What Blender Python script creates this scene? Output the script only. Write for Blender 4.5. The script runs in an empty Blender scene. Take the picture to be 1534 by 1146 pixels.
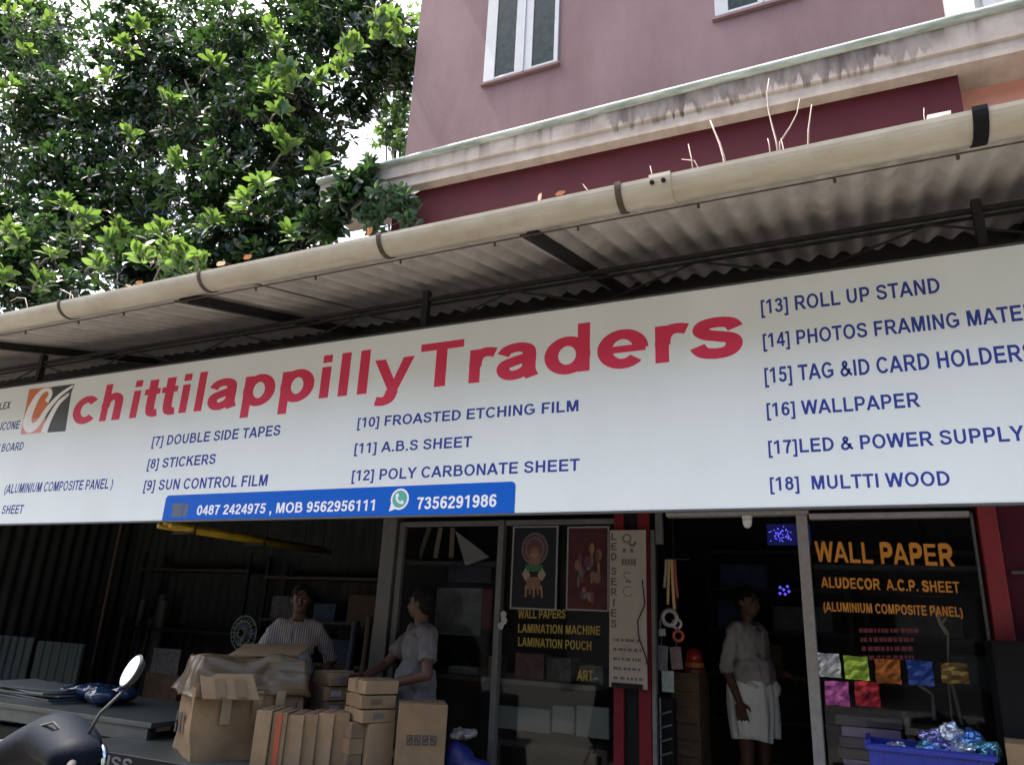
import bpy, bmesh, math, random
import numpy as np
from mathutils import Matrix, Vector, Euler, noise as mnoise
random.seed(7)
rng = np.random.default_rng(11)
R_ = math.radians
SC = bpy.context.scene
COL = SC.collection

# ------------------------------------------------------------------ camera
FPX, YAW, PITCH, ROLL = 1111.26, 0.448911, 0.315165, 0.047341
CAMZ = 1.5
def cam_axes():
    cy, sy, cp, sp = math.cos(YAW), math.sin(YAW), math.cos(PITCH), math.sin(PITCH)
    F = np.array([-sy*cp, cy*cp, sp]); r = np.array([cy, sy, 0.0]); u = np.cross(r, F)
    cr, sr = math.cos(ROLL), math.sin(ROLL)
    return r*cr + u*sr, -r*sr + u*cr, F
RX, UX, FX = cam_axes()
cd = bpy.data.cameras.new('camera'); cam = bpy.data.objects.new('camera', cd); COL.objects.link(cam)
cd.sensor_fit = 'HORIZONTAL'; cd.sensor_width = 36.0; cd.lens = 36.0*FPX/1534.0
cd.clip_start = 0.05; cd.clip_end = 2000
m = Matrix.Identity(4)
for i in range(3):
    m[i][0] = RX[i]; m[i][1] = UX[i]; m[i][2] = -FX[i]
m[2][3] = CAMZ
cam.matrix_world = m
SC.camera = cam

# ------------------------------------------------------------------ light
SUN = Vector((-0.42, -0.015, 0.90)).normalized()
w = bpy.data.worlds.new('World'); SC.world = w; w.use_nodes = True
nt = w.node_tree; bg = nt.nodes['Background']
sky = nt.nodes.new('ShaderNodeTexSky'); sky.sky_type = 'NISHITA'; sky.sun_disc = False
sky.sun_elevation = math.asin(SUN.z); sky.sun_rotation = math.atan2(SUN.x, SUN.y)
sky.dust_density = 6.0; sky.air_density = 0.9; sky.ozone_density = 0.2
nt.links.new(sky.outputs[0], bg.inputs[0]); bg.inputs[1].default_value = 0.15
sd = bpy.data.lights.new('sun', 'SUN'); sd.energy = 3.0; sd.angle = R_(0.5); sd.color = (1.0, 0.95, 0.86)
so = bpy.data.objects.new('sun', sd); COL.objects.link(so)
so.rotation_euler = SUN.to_track_quat('Z', 'Y').to_euler()
so.location = (-10, 0, 25)
SC.view_settings.view_transform = 'Standard'; SC.view_settings.look = 'None'
SC.view_settings.gamma = 1.0; SC.view_settings.exposure = 2.32
SC.cycles.use_denoising = True
SC.cycles.max_bounces = 10; SC.cycles.transparent_max_bounces = 12
SC.cycles.sample_clamp_indirect = 8

# ------------------------------------------------------------------ helpers
def P(px, py, Y):
    d = RX*(px-767)/FPX - UX*(py-573)/FPX + FX
    t = Y/d[1]
    return Vector((d[0]*t, Y, CAMZ + d[2]*t))
def PZ(px, py, z):
    d = RX*(px-767)/FPX - UX*(py-573)/FPX + FX
    t = (z-CAMZ)/d[2]
    return Vector((d[0]*t, d[1]*t, z))
def PX(px, py, Y): return P(px, py, Y).x

WM = {}
def link(o, parent=None):
    COL.objects.link(o)
    if parent is not None: o.parent = parent
    return o
def tag(o, label, cat=None, group=None, kind=None):
    if label: o['label'] = label
    if cat: o['category'] = cat
    if group: o['group'] = group
    if kind: o['kind'] = kind
    return o
def thing(name, label, cat, loc=(0, 0, 0), rz=0.0, group=None):
    o = bpy.data.objects.new(name, None); link(o)
    o.empty_display_size = 0.1
    o.location = loc; o.rotation_euler = (0, 0, rz)
    WM[o.name] = Matrix.Translation(Vector(loc)) @ Matrix.Rotation(rz, 4, 'Z')
    return tag(o, label, cat, group)
def root_inv(parent):
    while parent.parent is not None: parent = parent.parent
    return WM.get(parent.name, Matrix.Identity(4)).inverted()

class MB:
    def __init__(s): s.v = []; s.f = []; s.mi = []
    def add(s, verts, faces, mi=0):
        b = len(s.v); s.v += [tuple(x) for x in verts]
        for f in faces: s.f.append([b+i for i in f]); s.mi.append(mi)
        return s
    def box(s, c, d, rz=0.0, mi=0, rx=0.0, ry=0.0):
        M = Euler((rx, ry, rz)).to_matrix(); c = Vector(c); h = [x/2 for x in d]
        vs = [c + M @ Vector((sx*h[0], sy*h[1], sz*h[2])) for sx in (-1, 1) for sy in (-1, 1) for sz in (-1, 1)]
        return s.add(vs, [(0,1,3,2),(4,6,7,5),(0,4,5,1),(2,3,7,6),(0,2,6,4),(1,5,7,3)], mi)
    def bx(s, a, b, mi=0):
        return s.box([(a[i]+b[i])/2 for i in range(3)], [abs(b[i]-a[i]) for i in range(3)], mi=mi)
    def quad(s, pts, mi=0): return s.add(pts, [tuple(range(len(pts)))], mi)
    def bar(s, a, b, wd, ht=None, mi=0):
        a = Vector(a); b = Vector(b); ht = wd if ht is None else ht
        d = (b-a).normalized(); up = Vector((0,0,1)) if abs(d.z) < 0.95 else Vector((0,1,0))
        sx = d.cross(up).normalized(); sz = sx.cross(d).normalized()
        vs = [p + sx*wd/2*i + sz*ht/2*j for p in (a, b) for i, j in ((-1,-1),(1,-1),(1,1),(-1,1))]
        return s.add(vs, [(3,2,1,0),(4,5,6,7),(0,1,5,4),(1,2,6,5),(2,3,7,6),(3,0,4,7)], mi)
    def tube(s, pts, r, n=8, mi=0, cap=True, closed=False):
        pts = [Vector(p) for p in pts]; k = len(pts)
        rr = r if isinstance(r, (list, tuple)) else [r]*k
        ref = None; rings = []
        for i, p in enumerate(pts):
            if closed: t = (pts[(i+1) % k]-pts[i-1])
            else: t = pts[min(i+1, k-1)]-pts[max(i-1, 0)]
            t.normalize()
            if ref is None: ref = Vector((0,0,1)) if abs(t.z) < 0.9 else Vector((1,0,0))
            ref = (ref - t*ref.dot(t))
            if ref.length < 1e-5: ref = t.orthogonal()
            ref.normalize(); bi = t.cross(ref)
            rings.append([p + (ref*math.cos(2*math.pi*j/n) + bi*math.sin(2*math.pi*j/n))*rr[i] for j in range(n)])
        vs = [q for g in rings for q in g]; fs = []
        for i in range(k if closed else k-1):
            i2 = (i+1) % k
            for j in range(n): fs.append((i*n+j, i*n+(j+1) % n, i2*n+(j+1) % n, i2*n+j))
        if cap and not closed: fs += [tuple(range(n-1, -1, -1)), tuple(range((k-1)*n, k*n))]
        return s.add(vs, fs, mi)
    def ell(s, c, r, M=None, nu=14, nv=9, mi=0):
        c = Vector(c); vs = [c + (M @ Vector((0,0,r[2])) if M else Vector((0,0,r[2])))]
        for i in range(1, nv):
            a = math.pi*i/nv
            for j in range(nu):
                b = 2*math.pi*j/nu
                q = Vector((r[0]*math.sin(a)*math.cos(b), r[1]*math.sin(a)*math.sin(b), r[2]*math.cos(a)))
                vs.append(c + (M @ q if M else q))
        vs.append(c - (M @ Vector((0,0,r[2])) if M else Vector((0,0,r[2]))))
        fs = [(0, 1+j, 1+(j+1) % nu) for j in range(nu)]
        for i in range(nv-2):
            for j in range(nu):
                a = 1+i*nu; b = a+nu
                fs.append((a+j, b+j, b+(j+1) % nu, a+(j+1) % nu))
        l = len(vs)-1; a = 1+(nv-2)*nu
        fs += [(l, a+(j+1) % nu, a+j) for j in range(nu)]
        return s.add(vs, fs, mi)
    def cap(s, a, ra, b, rb, n=12):
        a = Vector(a); b = Vector(b); d = (b-a); L = d.length
        d = d/L if L > 1e-6 else Vector((0,0,1))
        pts = []; rr = []
        for k in range(4):
            t = math.pi/2*(k+0.15)/4; pts.append(a - d*ra*math.cos(t)); rr.append(ra*math.sin(t))
        pts.append(a); rr.append(ra); pts.append(b); rr.append(rb)
        for k in range(3, -1, -1):
            t = math.pi/2*(k+0.15)/4; pts.append(b + d*rb*math.cos(t)); rr.append(rb*math.sin(t))
        return s.tube(pts, rr, n)
    def lathe(s, prof, c=(0,0,0), n=20, mi=0):
        c = Vector(c); k = len(prof); vs = []
        for r, z in prof:
            for j in range(n):
                a = 2*math.pi*j/n; vs.append(c + Vector((r*math.cos(a), r*math.sin(a), z)))
        fs = [(i*n+j, i*n+(j+1) % n, (i+1)*n+(j+1) % n, (i+1)*n+j) for i in range(k-1) for j in range(n)]
        fs += [tuple(range(n-1, -1, -1)), tuple(range((k-1)*n, k*n))]
        return s.add(vs, fs, mi)
    def slab(s, poly, y, th, mi=0):
        """polygon in the XZ plane, front face at y, going back by th"""
        n = len(poly)
        a = sum(poly[i][0]*poly[(i+1) % n][1]-poly[(i+1) % n][0]*poly[i][1] for i in range(n))
        if a < 0: poly = poly[::-1]
        vs = [(x, y, z) for x, z in poly] + [(x, y+th, z) for x, z in poly]
        fs = [tuple(range(n)), tuple(range(2*n-1, n-1, -1))]
        fs += [(i, i+n, (i+1) % n+n, (i+1) % n) for i in range(n)]
        return s.add(vs, fs, mi)
    def extr(s, prof, x0, x1, prof2=None, mi=0, caps=True):
        """profile of (y,z) swept along X"""
        n = len(prof); p2 = prof2 or prof
        vs = [(x0, y, z) for y, z in prof] + [(x1, y, z) for y, z in p2]
        fs = [(i, (i+1) % n, (i+1) % n+n, i+n) for i in range(n)]
        if caps: fs += [tuple(range(n-1, -1, -1)), tuple(range(n, 2*n))]
        return s.add(vs, fs, mi)
    def mesh(s, name, inv=None):
        me = bpy.data.meshes.new(name)
        vs = s.v if inv is None else [tuple(inv @ Vector(v)) for v in s.v]
        me.from_pydata(vs, [], s.f); me.update()
        return me
    def build(s, name, mat, parent=None, smooth=False, bevel=0.0, label=None, local=False, recalc=False):
        inv = root_inv(parent) if (parent is not None and not local) else None
        me = s.mesh(name, inv)
        mats = mat if isinstance(mat, (list, tuple)) else [mat]
        for q in mats: me.materials.append(q)
        if len(mats) > 1: me.polygons.foreach_set('material_index', s.mi)
        if recalc or bevel:
            bm = bmesh.new(); bm.from_mesh(me)
            bmesh.ops.recalc_face_normals(bm, faces=bm.faces)
            if bevel:
                es = [e for e in bm.edges if len(e.link_faces) == 2 and e.calc_face_angle(0) > 0.6]
                bmesh.ops.bevel(bm, geom=es, offset=bevel, segments=2, profile=0.6, affect='EDGES', clamp_overlap=True)
            bm.to_mesh(me); bm.free()
        if smooth: me.polygons.foreach_set('use_smooth', [True]*len(me.polygons))
        o = bpy.data.objects.new(name, me); link(o, parent)
        if label: o['label'] = label
        return o

def remesh(mb, name, voxel, mat, parent, smooth=4, local=False, disp=0.0, dscale=8.0, label=None, cut=None):
    inv = root_inv(parent) if (parent is not None and not local) else None
    me = mb.mesh(name, inv)
    o = bpy.data.objects.new(name, me); COL.objects.link(o)
    md = o.modifiers.new('r', 'REMESH'); md.mode = 'VOXEL'; md.voxel_size = voxel
    sm = o.modifiers.new('s', 'SMOOTH'); sm.factor = 0.5; sm.iterations = smooth
    dg = bpy.context.evaluated_depsgraph_get()
    ne = bpy.data.meshes.new_from_object(o.evaluated_get(dg))
    bpy.data.objects.remove(o); bpy.data.meshes.remove(me)
    if disp or cut:
        bm = bmesh.new(); bm.from_mesh(ne); bm.normal_update()
        if disp:
            for v in bm.verts:
                v.co += v.normal*disp*mnoise.noise(v.co*dscale) + v.normal*disp*0.6*mnoise.noise(Vector((v.co.x*dscale*2, v.co.y*dscale*2, v.co.z*dscale*.9+9)))
        if cut:
            bmesh.ops.delete(bm, geom=[f for f in bm.faces if cut(f.calc_center_median())], context='FACES')
        bm.to_mesh(ne); bm.free()
    ne.name = name
    ne.materials.clear()
    for q in (mat if isinstance(mat, (list, tuple)) else [mat]): ne.materials.append(q)
    ne.polygons.foreach_set('use_smooth', [True]*len(ne.polygons))
    ob = bpy.data.objects.new(name, ne); link(ob, parent)
    if label: ob['label'] = label
    return ob

# ------------------------------------------------------------------ materials
def mat(name, col, rough=0.6, metal=0.0, var=0.0, vscale=6.0, col2=None, bump=0.0, bscale=40.0, spec=0.5, emit=None, estr=0.0, stretch=None):
    M = bpy.data.materials.new(name); M.use_nodes = True
    n = M.node_tree; b = n.nodes['Principled BSDF']
    b.inputs['Base Color'].default_value = (*col, 1); b.inputs['Roughness'].default_value = rough
    b.inputs['Metallic'].default_value = metal; b.inputs['Specular IOR Level'].default_value = spec
    tc = n.nodes.new('ShaderNodeTexCoord'); src = tc.outputs['Object']
    if stretch:
        mp = n.nodes.new('ShaderNodeMapping'); mp.inputs['Scale'].default_value = stretch
        n.links.new(src, mp.inputs[0]); src = mp.outputs[0]
    if var or col2:
        nz = n.nodes.new('ShaderNodeTexNoise'); nz.inputs['Scale'].default_value = vscale
        nz.inputs['Detail'].default_value = 6; nz.inputs['Roughness'].default_value = 0.6
        n.links.new(src, nz.inputs['Vector'])
        rp = n.nodes.new('ShaderNodeValToRGB'); rp.color_ramp.elements[0].position = 0.32; rp.color_ramp.elements[1].position = 0.68
        c2 = col2 or tuple(min(1, c*(1+var)) for c in col)
        c1 = col if col2 else tuple(c*(1-var) for c in col)
        rp.color_ramp.elements[0].color = (*c1, 1); rp.color_ramp.elements[1].color = (*c2, 1)
        n.links.new(nz.outputs[0], rp.inputs[0]); n.links.new(rp.outputs[0], b.inputs['Base Color'])
    if bump:
        nb = n.nodes.new('ShaderNodeTexNoise'); nb.inputs['Scale'].default_value = bscale; nb.inputs['Detail'].default_value = 5
        n.links.new(src, nb.inputs['Vector'])
        bp = n.nodes.new('ShaderNodeBump'); bp.inputs['Strength'].default_value = bump; bp.inputs['Distance'].default_value = 0.01
        n.links.new(nb.outputs[0], bp.inputs['Height']); n.links.new(bp.outputs[0], b.inputs['Normal'])
    if emit:
        b.inputs['Emission Color'].default_value = (*emit, 1); b.inputs['Emission Strength'].default_value = estr
    return M
def glass_mat(name, tint=(0.8, 0.85, 0.85), refl=1.0):
    M = bpy.data.materials.new(name); M.use_nodes = True; n = M.node_tree
    n.nodes.remove(n.nodes['Principled BSDF']); out = n.nodes['Material Output']
    tr = n.nodes.new('ShaderNodeBsdfTransparent'); tr.inputs[0].default_value = (*tint, 1)
    gl = n.nodes.new('ShaderNodeBsdfGlossy'); gl.inputs['Roughness'].default_value = 0.03
    fr = n.nodes.new('ShaderNodeFresnel'); fr.inputs[0].default_value = 1.45
    mu = n.nodes.new('ShaderNodeMath'); mu.operation = 'MULTIPLY'; mu.inputs[1].default_value = refl
    mx = n.nodes.new('ShaderNodeMixShader')
    n.links.new(fr.outputs[0], mu.inputs[0]); n.links.new(mu.outputs[0], mx.inputs[0])
    n.links.new(tr.outputs[0], mx.inputs[1]); n.links.new(gl.outputs[0], mx.inputs[2]); n.links.new(mx.outputs[0], out.inputs[0])
    return M
def leaf_mat(name, c1, c2, trans, rough=0.35):
    M = bpy.data.materials.new(name); M.use_nodes = True; n = M.node_tree; b = n.nodes['Principled BSDF']; out = n.nodes['Material Output']
    ge = n.nodes.new('ShaderNodeNewGeometry')
    rp = n.nodes.new('ShaderNodeValToRGB'); rp.color_ramp.elements[0].color = (*c1, 1); rp.color_ramp.elements[1].color = (*c2, 1)
    n.links.new(ge.outputs['Random Per Island'], rp.inputs[0]); n.links.new(rp.outputs[0], b.inputs['Base Color'])
    b.inputs['Roughness'].default_value = rough
    tl = n.nodes.new('ShaderNodeBsdfTranslucent'); tl.inputs[0].default_value = (*trans, 1)
    mx = n.nodes.new('ShaderNodeMixShader'); mx.inputs[0].default_value = 0.33
    n.links.new(b.outputs[0], mx.inputs[1]); n.links.new(tl.outputs[0], mx.inputs[2]); n.links.new(mx.outputs[0], out.inputs[0])
    return M

# ------------------------------------------------------------------ lettering (hand-made bold sans glyphs, 1000 units per em)
def arc(cx, cy, rx, ry, a0, a1, n=22):
    return [(cx+rx*math.cos(R_(a0+(a1-a0)*i/n)), cy+ry*math.sin(R_(a0+(a1-a0)*i/n))) for i in range(n+1)]
def spl(pts, k=7):
    o = []; n = len(pts)
    for i in range(n-1):
        p0 = pts[max(i-1, 0)]; p1 = pts[i]; p2 = pts[i+1]; p3 = pts[min(i+2, n-1)]
        for j in range(k):
            t = j/k
            o.append(tuple(0.5*(2*p1[a]+(p2[a]-p0[a])*t+(2*p0[a]-5*p1[a]+4*p2[a]-p3[a])*t*t+(3*p1[a]-p0[a]-3*p2[a]+p3[a])*t**3) for a in (0, 1)))
    o.append(pts[-1]); return o
def rc(x0, y0, x1, y1): return ('p', [(x0,y0),(x1,y0),(x1,y1),(x0,y1)])
def pg(*p): return ('p', list(p))
def st(p, closed=False): return ('s', p, closed)
def flip(pts, w, h=716): return [(w-x, h-y) for x, y in pts]
SIX = [(452,555),(400,635),(300,655),(180,590),(122,430),(115,300),(128,220)]
GL = {
'A': (722, [pg((0,0),(153,0),(437,716),(284,716)), pg((722,0),(569,0),(285,716),(438,716)), rc(185,160,540,280)]),
'B': (722, [rc(73,0,221,716), st([(150,655),(400,655)]+arc(400,525,130,130,90,-90)[1:]+[(150,395)]), st([(150,395),(415,395)]+arc(415,228,190,167,90,-90)[1:]+[(150,61)])]),
'C': (722, [st(arc(385,358,268,309,36,324,34))]),
'D': (722, [rc(73,0,221,716), st([(150,655),(300,655)]+arc(300,358,303,297,90,-90,26)[1:]+[(150,61)])]),
'E': (667, [rc(73,0,221,716), rc(150,594,607,716), rc(150,305,575,425), rc(150,0,618,122)]),
'F': (611, [rc(73,0,221,716), rc(150,594,565,716), rc(150,290,500,412)]),
'G': (778, [st(arc(385,358,268,309,40,308,32)+[(640,150),(640,322),(395,322)])]),
'H': (722, [rc(73,0,219,716), rc(503,0,649,716), rc(150,310,570,434)]),
'I': (278, [rc(68,0,213,716)]),
'J': (556, [st([(405,716),(405,230)]+arc(255,215,150,154,0,-180)[1:]+[(103,260)])]),
'K': (722, [rc(73,0,219,716), pg((150,200),(150,370),(505,716),(700,716)), pg((290,410),(400,500),(722,0),(540,0))]),
'L': (611, [rc(73,0,219,716), rc(150,0,580,122)]),
'M': (833, [rc(70,0,206,716), rc(627,0,763,716), pg((72,716),(275,716),(483,0),(350,0)), pg((761,716),(558,716),(350,0),(483,0))]),
'N': (722, [rc(73,0,211,716), rc(510,0,648,716), pg((75,716),(222,716),(647,0),(500,0))]),
'O': (778, [st(arc(389,358,272,309,0,360,40)[:-1], True)]),
'P': (667, [rc(73,0,221,716), st([(150,655),(390,655)]+arc(390,482,160,173,90,-90)[1:]+[(150,309)])]),
'Q': (778, [st(arc(389,358,272,309,0,360,40)[:-1], True), pg((420,190),(520,240),(740,20),(650,-60))]),
'R': (722, [rc(73,0,221,716), st([(150,655),(420,655)]+arc(420,495,160,160,90,-90)[1:]+[(150,335)]), pg((300,330),(465,330),(728,0),(550,0))]),
'S': (667, [st(spl([(545,515),(490,615),(335,657),(170,610),(130,515),(190,430),(340,372),(500,310),(545,205),(490,100),(335,58),(170,105),(110,230)]))]),
'T': (611, [rc(233,0,378,716), rc(21,594,590,716)]),
'U': (722, [st([(146,716),(146,280)]+arc(359,274,213,213,180,360)[1:]+[(572,716)])]),
'V': (667, [pg((0,716),(157,716),(411,0),(256,0)), pg((667,716),(510,716),(256,0),(411,0))]),
'W': (944, [pg((3,716),(152,716),(333,0),(178,0)), pg((178,0),(333,0),(548,716),(396,716)), pg((396,716),(548,716),(766,0),(611,0)), pg((792,716),(941,716),(766,0),(611,0))]),
'X': (667, [pg((0,0),(178,0),(662,716),(488,716)), pg((667,0),(489,0),(5,716),(179,716))]),
'Y': (667, [pg((0,716),(170,716),(406,300),(260,300)), pg((667,716),(497,716),(260,300),(406,300)), rc(260,0,406,330)]),
'Z': (611, [rc(20,594,575,716), rc(20,0,585,122), pg((20,110),(20,60),(190,60),(580,600),(580,660),(400,660))]),
'0': (556, [st(arc(278,358,178,303,0,360,36)[:-1], True)]),
'1': (556, [rc(240,0,380,716), pg((75,490),(75,610),(275,716),(330,716),(330,600))]),
'2': (556, [st(spl([(108,490),(140,600),(275,655),(410,600),(432,500),(370,390),(230,255),(130,90)])), rc(45,0,512,124)]),
'3': (556, [st(spl([(105,535),(160,625),(275,655),(395,605),(405,490),(330,400),(215,385)])), st(spl([(215,385),(370,362),(432,270),(415,135),(280,60),(150,95),(95,195)]))]),
'4': (556, [rc(318,0,452,716), rc(30,145,535,264), pg((30,250),(180,262),(425,640),(425,716),(325,716))]),
'5': (556, [rc(120,590,490,712), pg((118,712),(225,712),(195,395),(70,345)), st(spl([(125,360),(200,405),(290,412),(405,365),(436,235),(400,110),(280,60),(160,90),(100,190)]))]),
'6': (556, [st(arc(285,232,160,172,0,360,28)[:-1], True), st(spl(SIX))]),
'7': (556, [rc(45,588,515,708), st(spl([(450,655),(340,470),(265,240),(245,0)]))]),
'8': (556, [st(arc(278,530,148,126,0,360,28)[:-1], True), st(arc(278,232,168,172,0,360,28)[:-1], True)]),
'9': (556, [st(flip(arc(285,232,160,172,0,360,28)[:-1], 556), True), st(flip(spl(SIX), 556))]),
'[': (333, [rc(72,-200,200,716), rc(150,608,315,716), rc(150,-200,315,-92)]),
']': (333, [rc(133,-200,261,716), rc(18,608,180,716), rc(18,-200,180,-92)]),
'(': (333, [st(arc(430,258,300,440,118,242,16))]),
')': (333, [st(arc(-97,258,300,440,62,-62,16))]),
'&': (722, [st(spl([(660,40),(480,240),(260,460),(222,565),(300,652),(395,610),(410,530),(330,430),(170,310),(115,195),(175,85),(300,58),(440,125),(575,340)]))]),
'.': (278, [rc(70,0,212,140)]),
',': (278, [rc(70,0,212,140), pg((140,20),(212,10),(150,-150),(80,-120))]),
"'": (238, [rc(60,460,178,716)]),
'a': (556, [st(spl([(92,372),(150,448),(280,474),(385,438),(410,350),(410,120),(450,5)])), st(spl([(410,305),(250,268),(122,215),(103,130),(160,62),(260,56),(370,110),(412,200)]))]),
'c': (556, [st(arc(290,260,196,208,42,318,26))]),
'd': (611, [rc(405,0,542,716), st(arc(290,260,180,210,0,360,30)[:-1], True)]),
'e': (556, [st(arc(282,260,190,212,-2,318,28)), rc(100,208,525,306)]),
'h': (611, [rc(68,0,206,716), st(spl([(139,260),(170,400),(285,466),(385,425),(406,320)])+[(406,0)])]),
'i': (278, [rc(70,0,208,519), rc(70,590,208,716)]),
'l': (278, [rc(70,0,208,716)]),
'p': (611, [rc(68,-198,206,519), st(arc(322,260,180,210,0,360,30)[:-1], True)]),
'r': (389, [rc(66,0,204,519), st(spl([(140,250),(155,370),(215,448),(300,462),(385,440)]))]),
's': (556, [st(spl([(462,372),(410,450),(280,476),(160,448),(132,375),(190,315),(300,280),(420,235),(442,150),(390,72),(275,48),(150,78),(92,165)]))]),
't': (333, [st([(165,690),(165,190)]+spl([(165,190),(185,85),(250,55),(318,62)])[1:]), rc(12,412,312,519)]),
'y': (556, [pg((6,519),(155,519),(345,60),(235,-10)), pg((550,519),(403,519),(215,-40),(310,-110)), st(spl([(285,10),(245,-110),(170,-150),(65,-142)]))]),
' ': (278, []),
}
def stroke_poly(pts, closed, hx, hy):
    q = np.array([(x/hx, y/hy) for x, y in pts], float)
    keep = [0]+[i for i in range(1, len(q)) if np.linalg.norm(q[i]-q[i-1]) > 1e-4]; q = q[keep]; n = len(q)
    L = []; Rr = []
    for i in range(n):
        if closed: a = q[i]-q[i-1]; b = q[(i+1) % n]-q[i]
        else: a = q[i]-q[max(i-1, 0)]; b = q[min(i+1, n-1)]-q[i]
        if np.linalg.norm(a) < 1e-6: a = b
        if np.linalg.norm(b) < 1e-6: b = a
        a = a/np.linalg.norm(a); b = b/np.linalg.norm(b)
        t = a+b; t = t/max(np.linalg.norm(t), 1e-6); nn = np.array([-t[1], t[0]])
        k = min(1/max(nn @ np.array([-a[1], a[0]]), 0.35), 2.2)
        L.append(q[i]+nn*k); Rr.append(q[i]-nn*k)
    s_ = np.array([hx, hy]); return [tuple(p*s_) for p in L], [tuple(p*s_) for p in Rr]
def text_width(t, track=0): return sum(GL[c][0]+track for c in t)-track
def letter_mesh(mb, t, x0, x1, z0, cap, y, z1=None, hx=74, hy=61, track=0, th=0.0012, mi=0):
    """lay text on the plane Y=y from x0 to x1, baseline z0 (-> z1), capital height cap"""
    first = min((p[0] for e in GL[t[0]][1] for p in e[1]), default=0) - (hx if GL[t[0]][1][0][0] == 's' else 0)
    W = text_width(t, track)-first-50
    sx = (x1-x0)/W; sz = cap/716.0; z1 = z0 if z1 is None else z1
    pen = -first; k = 0
    def tr(p):
        X = x0+(pen+p[0])*sx
        return (X, z0+(z1-z0)*(X-x0)/max(x1-x0, 1e-6)+p[1]*sz)
    for ch in t:
        wd, els = GL[ch]
        for k, e in enumerate(els):
            yy = y-0.0006-k*0.00015
            if e[0] == 'p': mb.slab([tr(p) for p in e[1]], yy, th, mi)
            else:
                L, Rr = stroke_poly(e[1], e[2], hx, hy); n = len(L); L = [tr(p) for p in L]; Rr = [tr(p) for p in Rr]
                vs = [(a[0], yy, a[1]) for a in L]+[(a[0], yy, a[1]) for a in Rr]
                fs = [(i, i+n, (i+1) % n+n, (i+1) % n) for i in range(n if e[2] else n-1)]
                mb.add(vs, fs, mi)
        pen += wd+track
    return mb
def write(parent, t, m_, Y, bl, br, top, name='lettering', z_off=None, **kw):
    """text from photo-measured base-left, base-right and cap-top points on plane Y"""
    a = P(*bl, Y); b = P(*br, Y); c = P(*top, Y)
    zb = a.z+(b.z-a.z)*(c.x-a.x)/max(b.x-a.x, 1e-6)
    mb = MB(); letter_mesh(mb, t, a.x, b.x, a.z, abs(c.z-zb), Y, z1=b.z, **kw)
    return mb.build(name, m_, parent)

# ------------------------------------------------------------------ shared materials
M_SIGN = mat('sign_white', (0.765, 0.83, 0.815), 0.4, spec=.3, col2=(0.71, 0.765, 0.74), vscale=1.3, bump=0.10, bscale=2.2, stretch=(1.0, 1, 0.35))
M_RED = mat('sign_red', (0.64, 0.048, 0.10), 0.45, spec=.2)
M_NAVY = mat('sign_navy', (0.036, 0.062, 0.29), 0.5, spec=.15)
M_INK = mat('ink_black', (0.03, 0.032, 0.036), 0.5)
M_DKGREY = mat('logo_dark', (0.045, 0.05, 0.055), 0.5)
M_ORANGE = mat('logo_orange', (0.62, 0.17, 0.05), 0.5)
M_PINK = mat('logo_pink', (0.70, 0.30, 0.26), 0.5)
M_BLUE = mat('banner_blue', (0.004, 0.11, 0.53), 0.5, spec=.15)
M_WHITE = mat('vinyl_white', (0.85, 0.87, 0.87), 0.45)
M_GREEN = mat('icon_green', (0.10, 0.42, 0.33), 0.45)
M_STEEL = mat('dark_steel', (0.018, 0.017, 0.018), 0.6, spec=.3, var=0.4, vscale=20)
M_RUST = mat('rusty_steel', (0.07, 0.045, 0.03), 0.7, var=0.4, vscale=25)
M_ALU = mat('aluminium', (0.10, 0.10, 0.098), 0.5, metal=0.3, var=0.15, vscale=12)
M_PVC = mat('aged_pvc', (0.50, 0.465, 0.37), 0.42, col2=(0.38, 0.335, 0.24), vscale=3.0, bump=0.08, bscale=60, stretch=(1.4, 3, 3))
M_ASB = mat('cement_sheet', (0.44, 0.41, 0.38), 0.85, col2=(0.29, 0.27, 0.25), vscale=4, bump=0.15, bscale=90)
M_MAUVE = mat('mauve_plaster', (0.145, 0.085, 0.086), 0.85, col2=(0.19, 0.12, 0.122), vscale=1.1, bump=0.2, bscale=45, stretch=(1.6, 1.6, 0.6))
M_MAROON = mat('maroon_paint', (0.058, 0.0065, 0.010), 0.7, spec=.25, var=0.15, vscale=1.5, bump=0.08, bscale=90)
M_SALMON = mat('salmon_paint', (0.52, 0.25, 0.19), 0.8, var=0.08, vscale=1.5)
M_CREAM = mat('cream_paint', (0.78, 0.74, 0.66), 0.8, var=0.05)
M_BLACKP = mat('black_paint', (0.008, 0.008, 0.009), 0.7, spec=.15)
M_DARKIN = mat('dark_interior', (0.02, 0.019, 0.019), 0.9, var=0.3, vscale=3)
M_GLASS = glass_mat('shop_glass', (0.88, 0.90, 0.90), 0.5)
M_WOOD = mat('dark_wood', (0.035, 0.025, 0.018), 0.6, var=0.35, vscale=14, stretch=(1, 6, 6))
M_CARD = mat('cardboard', (0.19, 0.127, 0.066), 0.85, var=0.14, vscale=7, bump=0.08, bscale=70)
M_CARD2 = mat('cardboard_pale', (0.235, 0.16, 0.088), 0.85, var=0.14, vscale=7, bump=0.08, bscale=70)
M_CARDE = mat('cardboard_dark', (0.15, 0.10, 0.055), 0.85, var=0.2, vscale=8)
M_TAPE = mat('parcel_tape', (0.17, 0.12, 0.068), 0.3)

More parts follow.
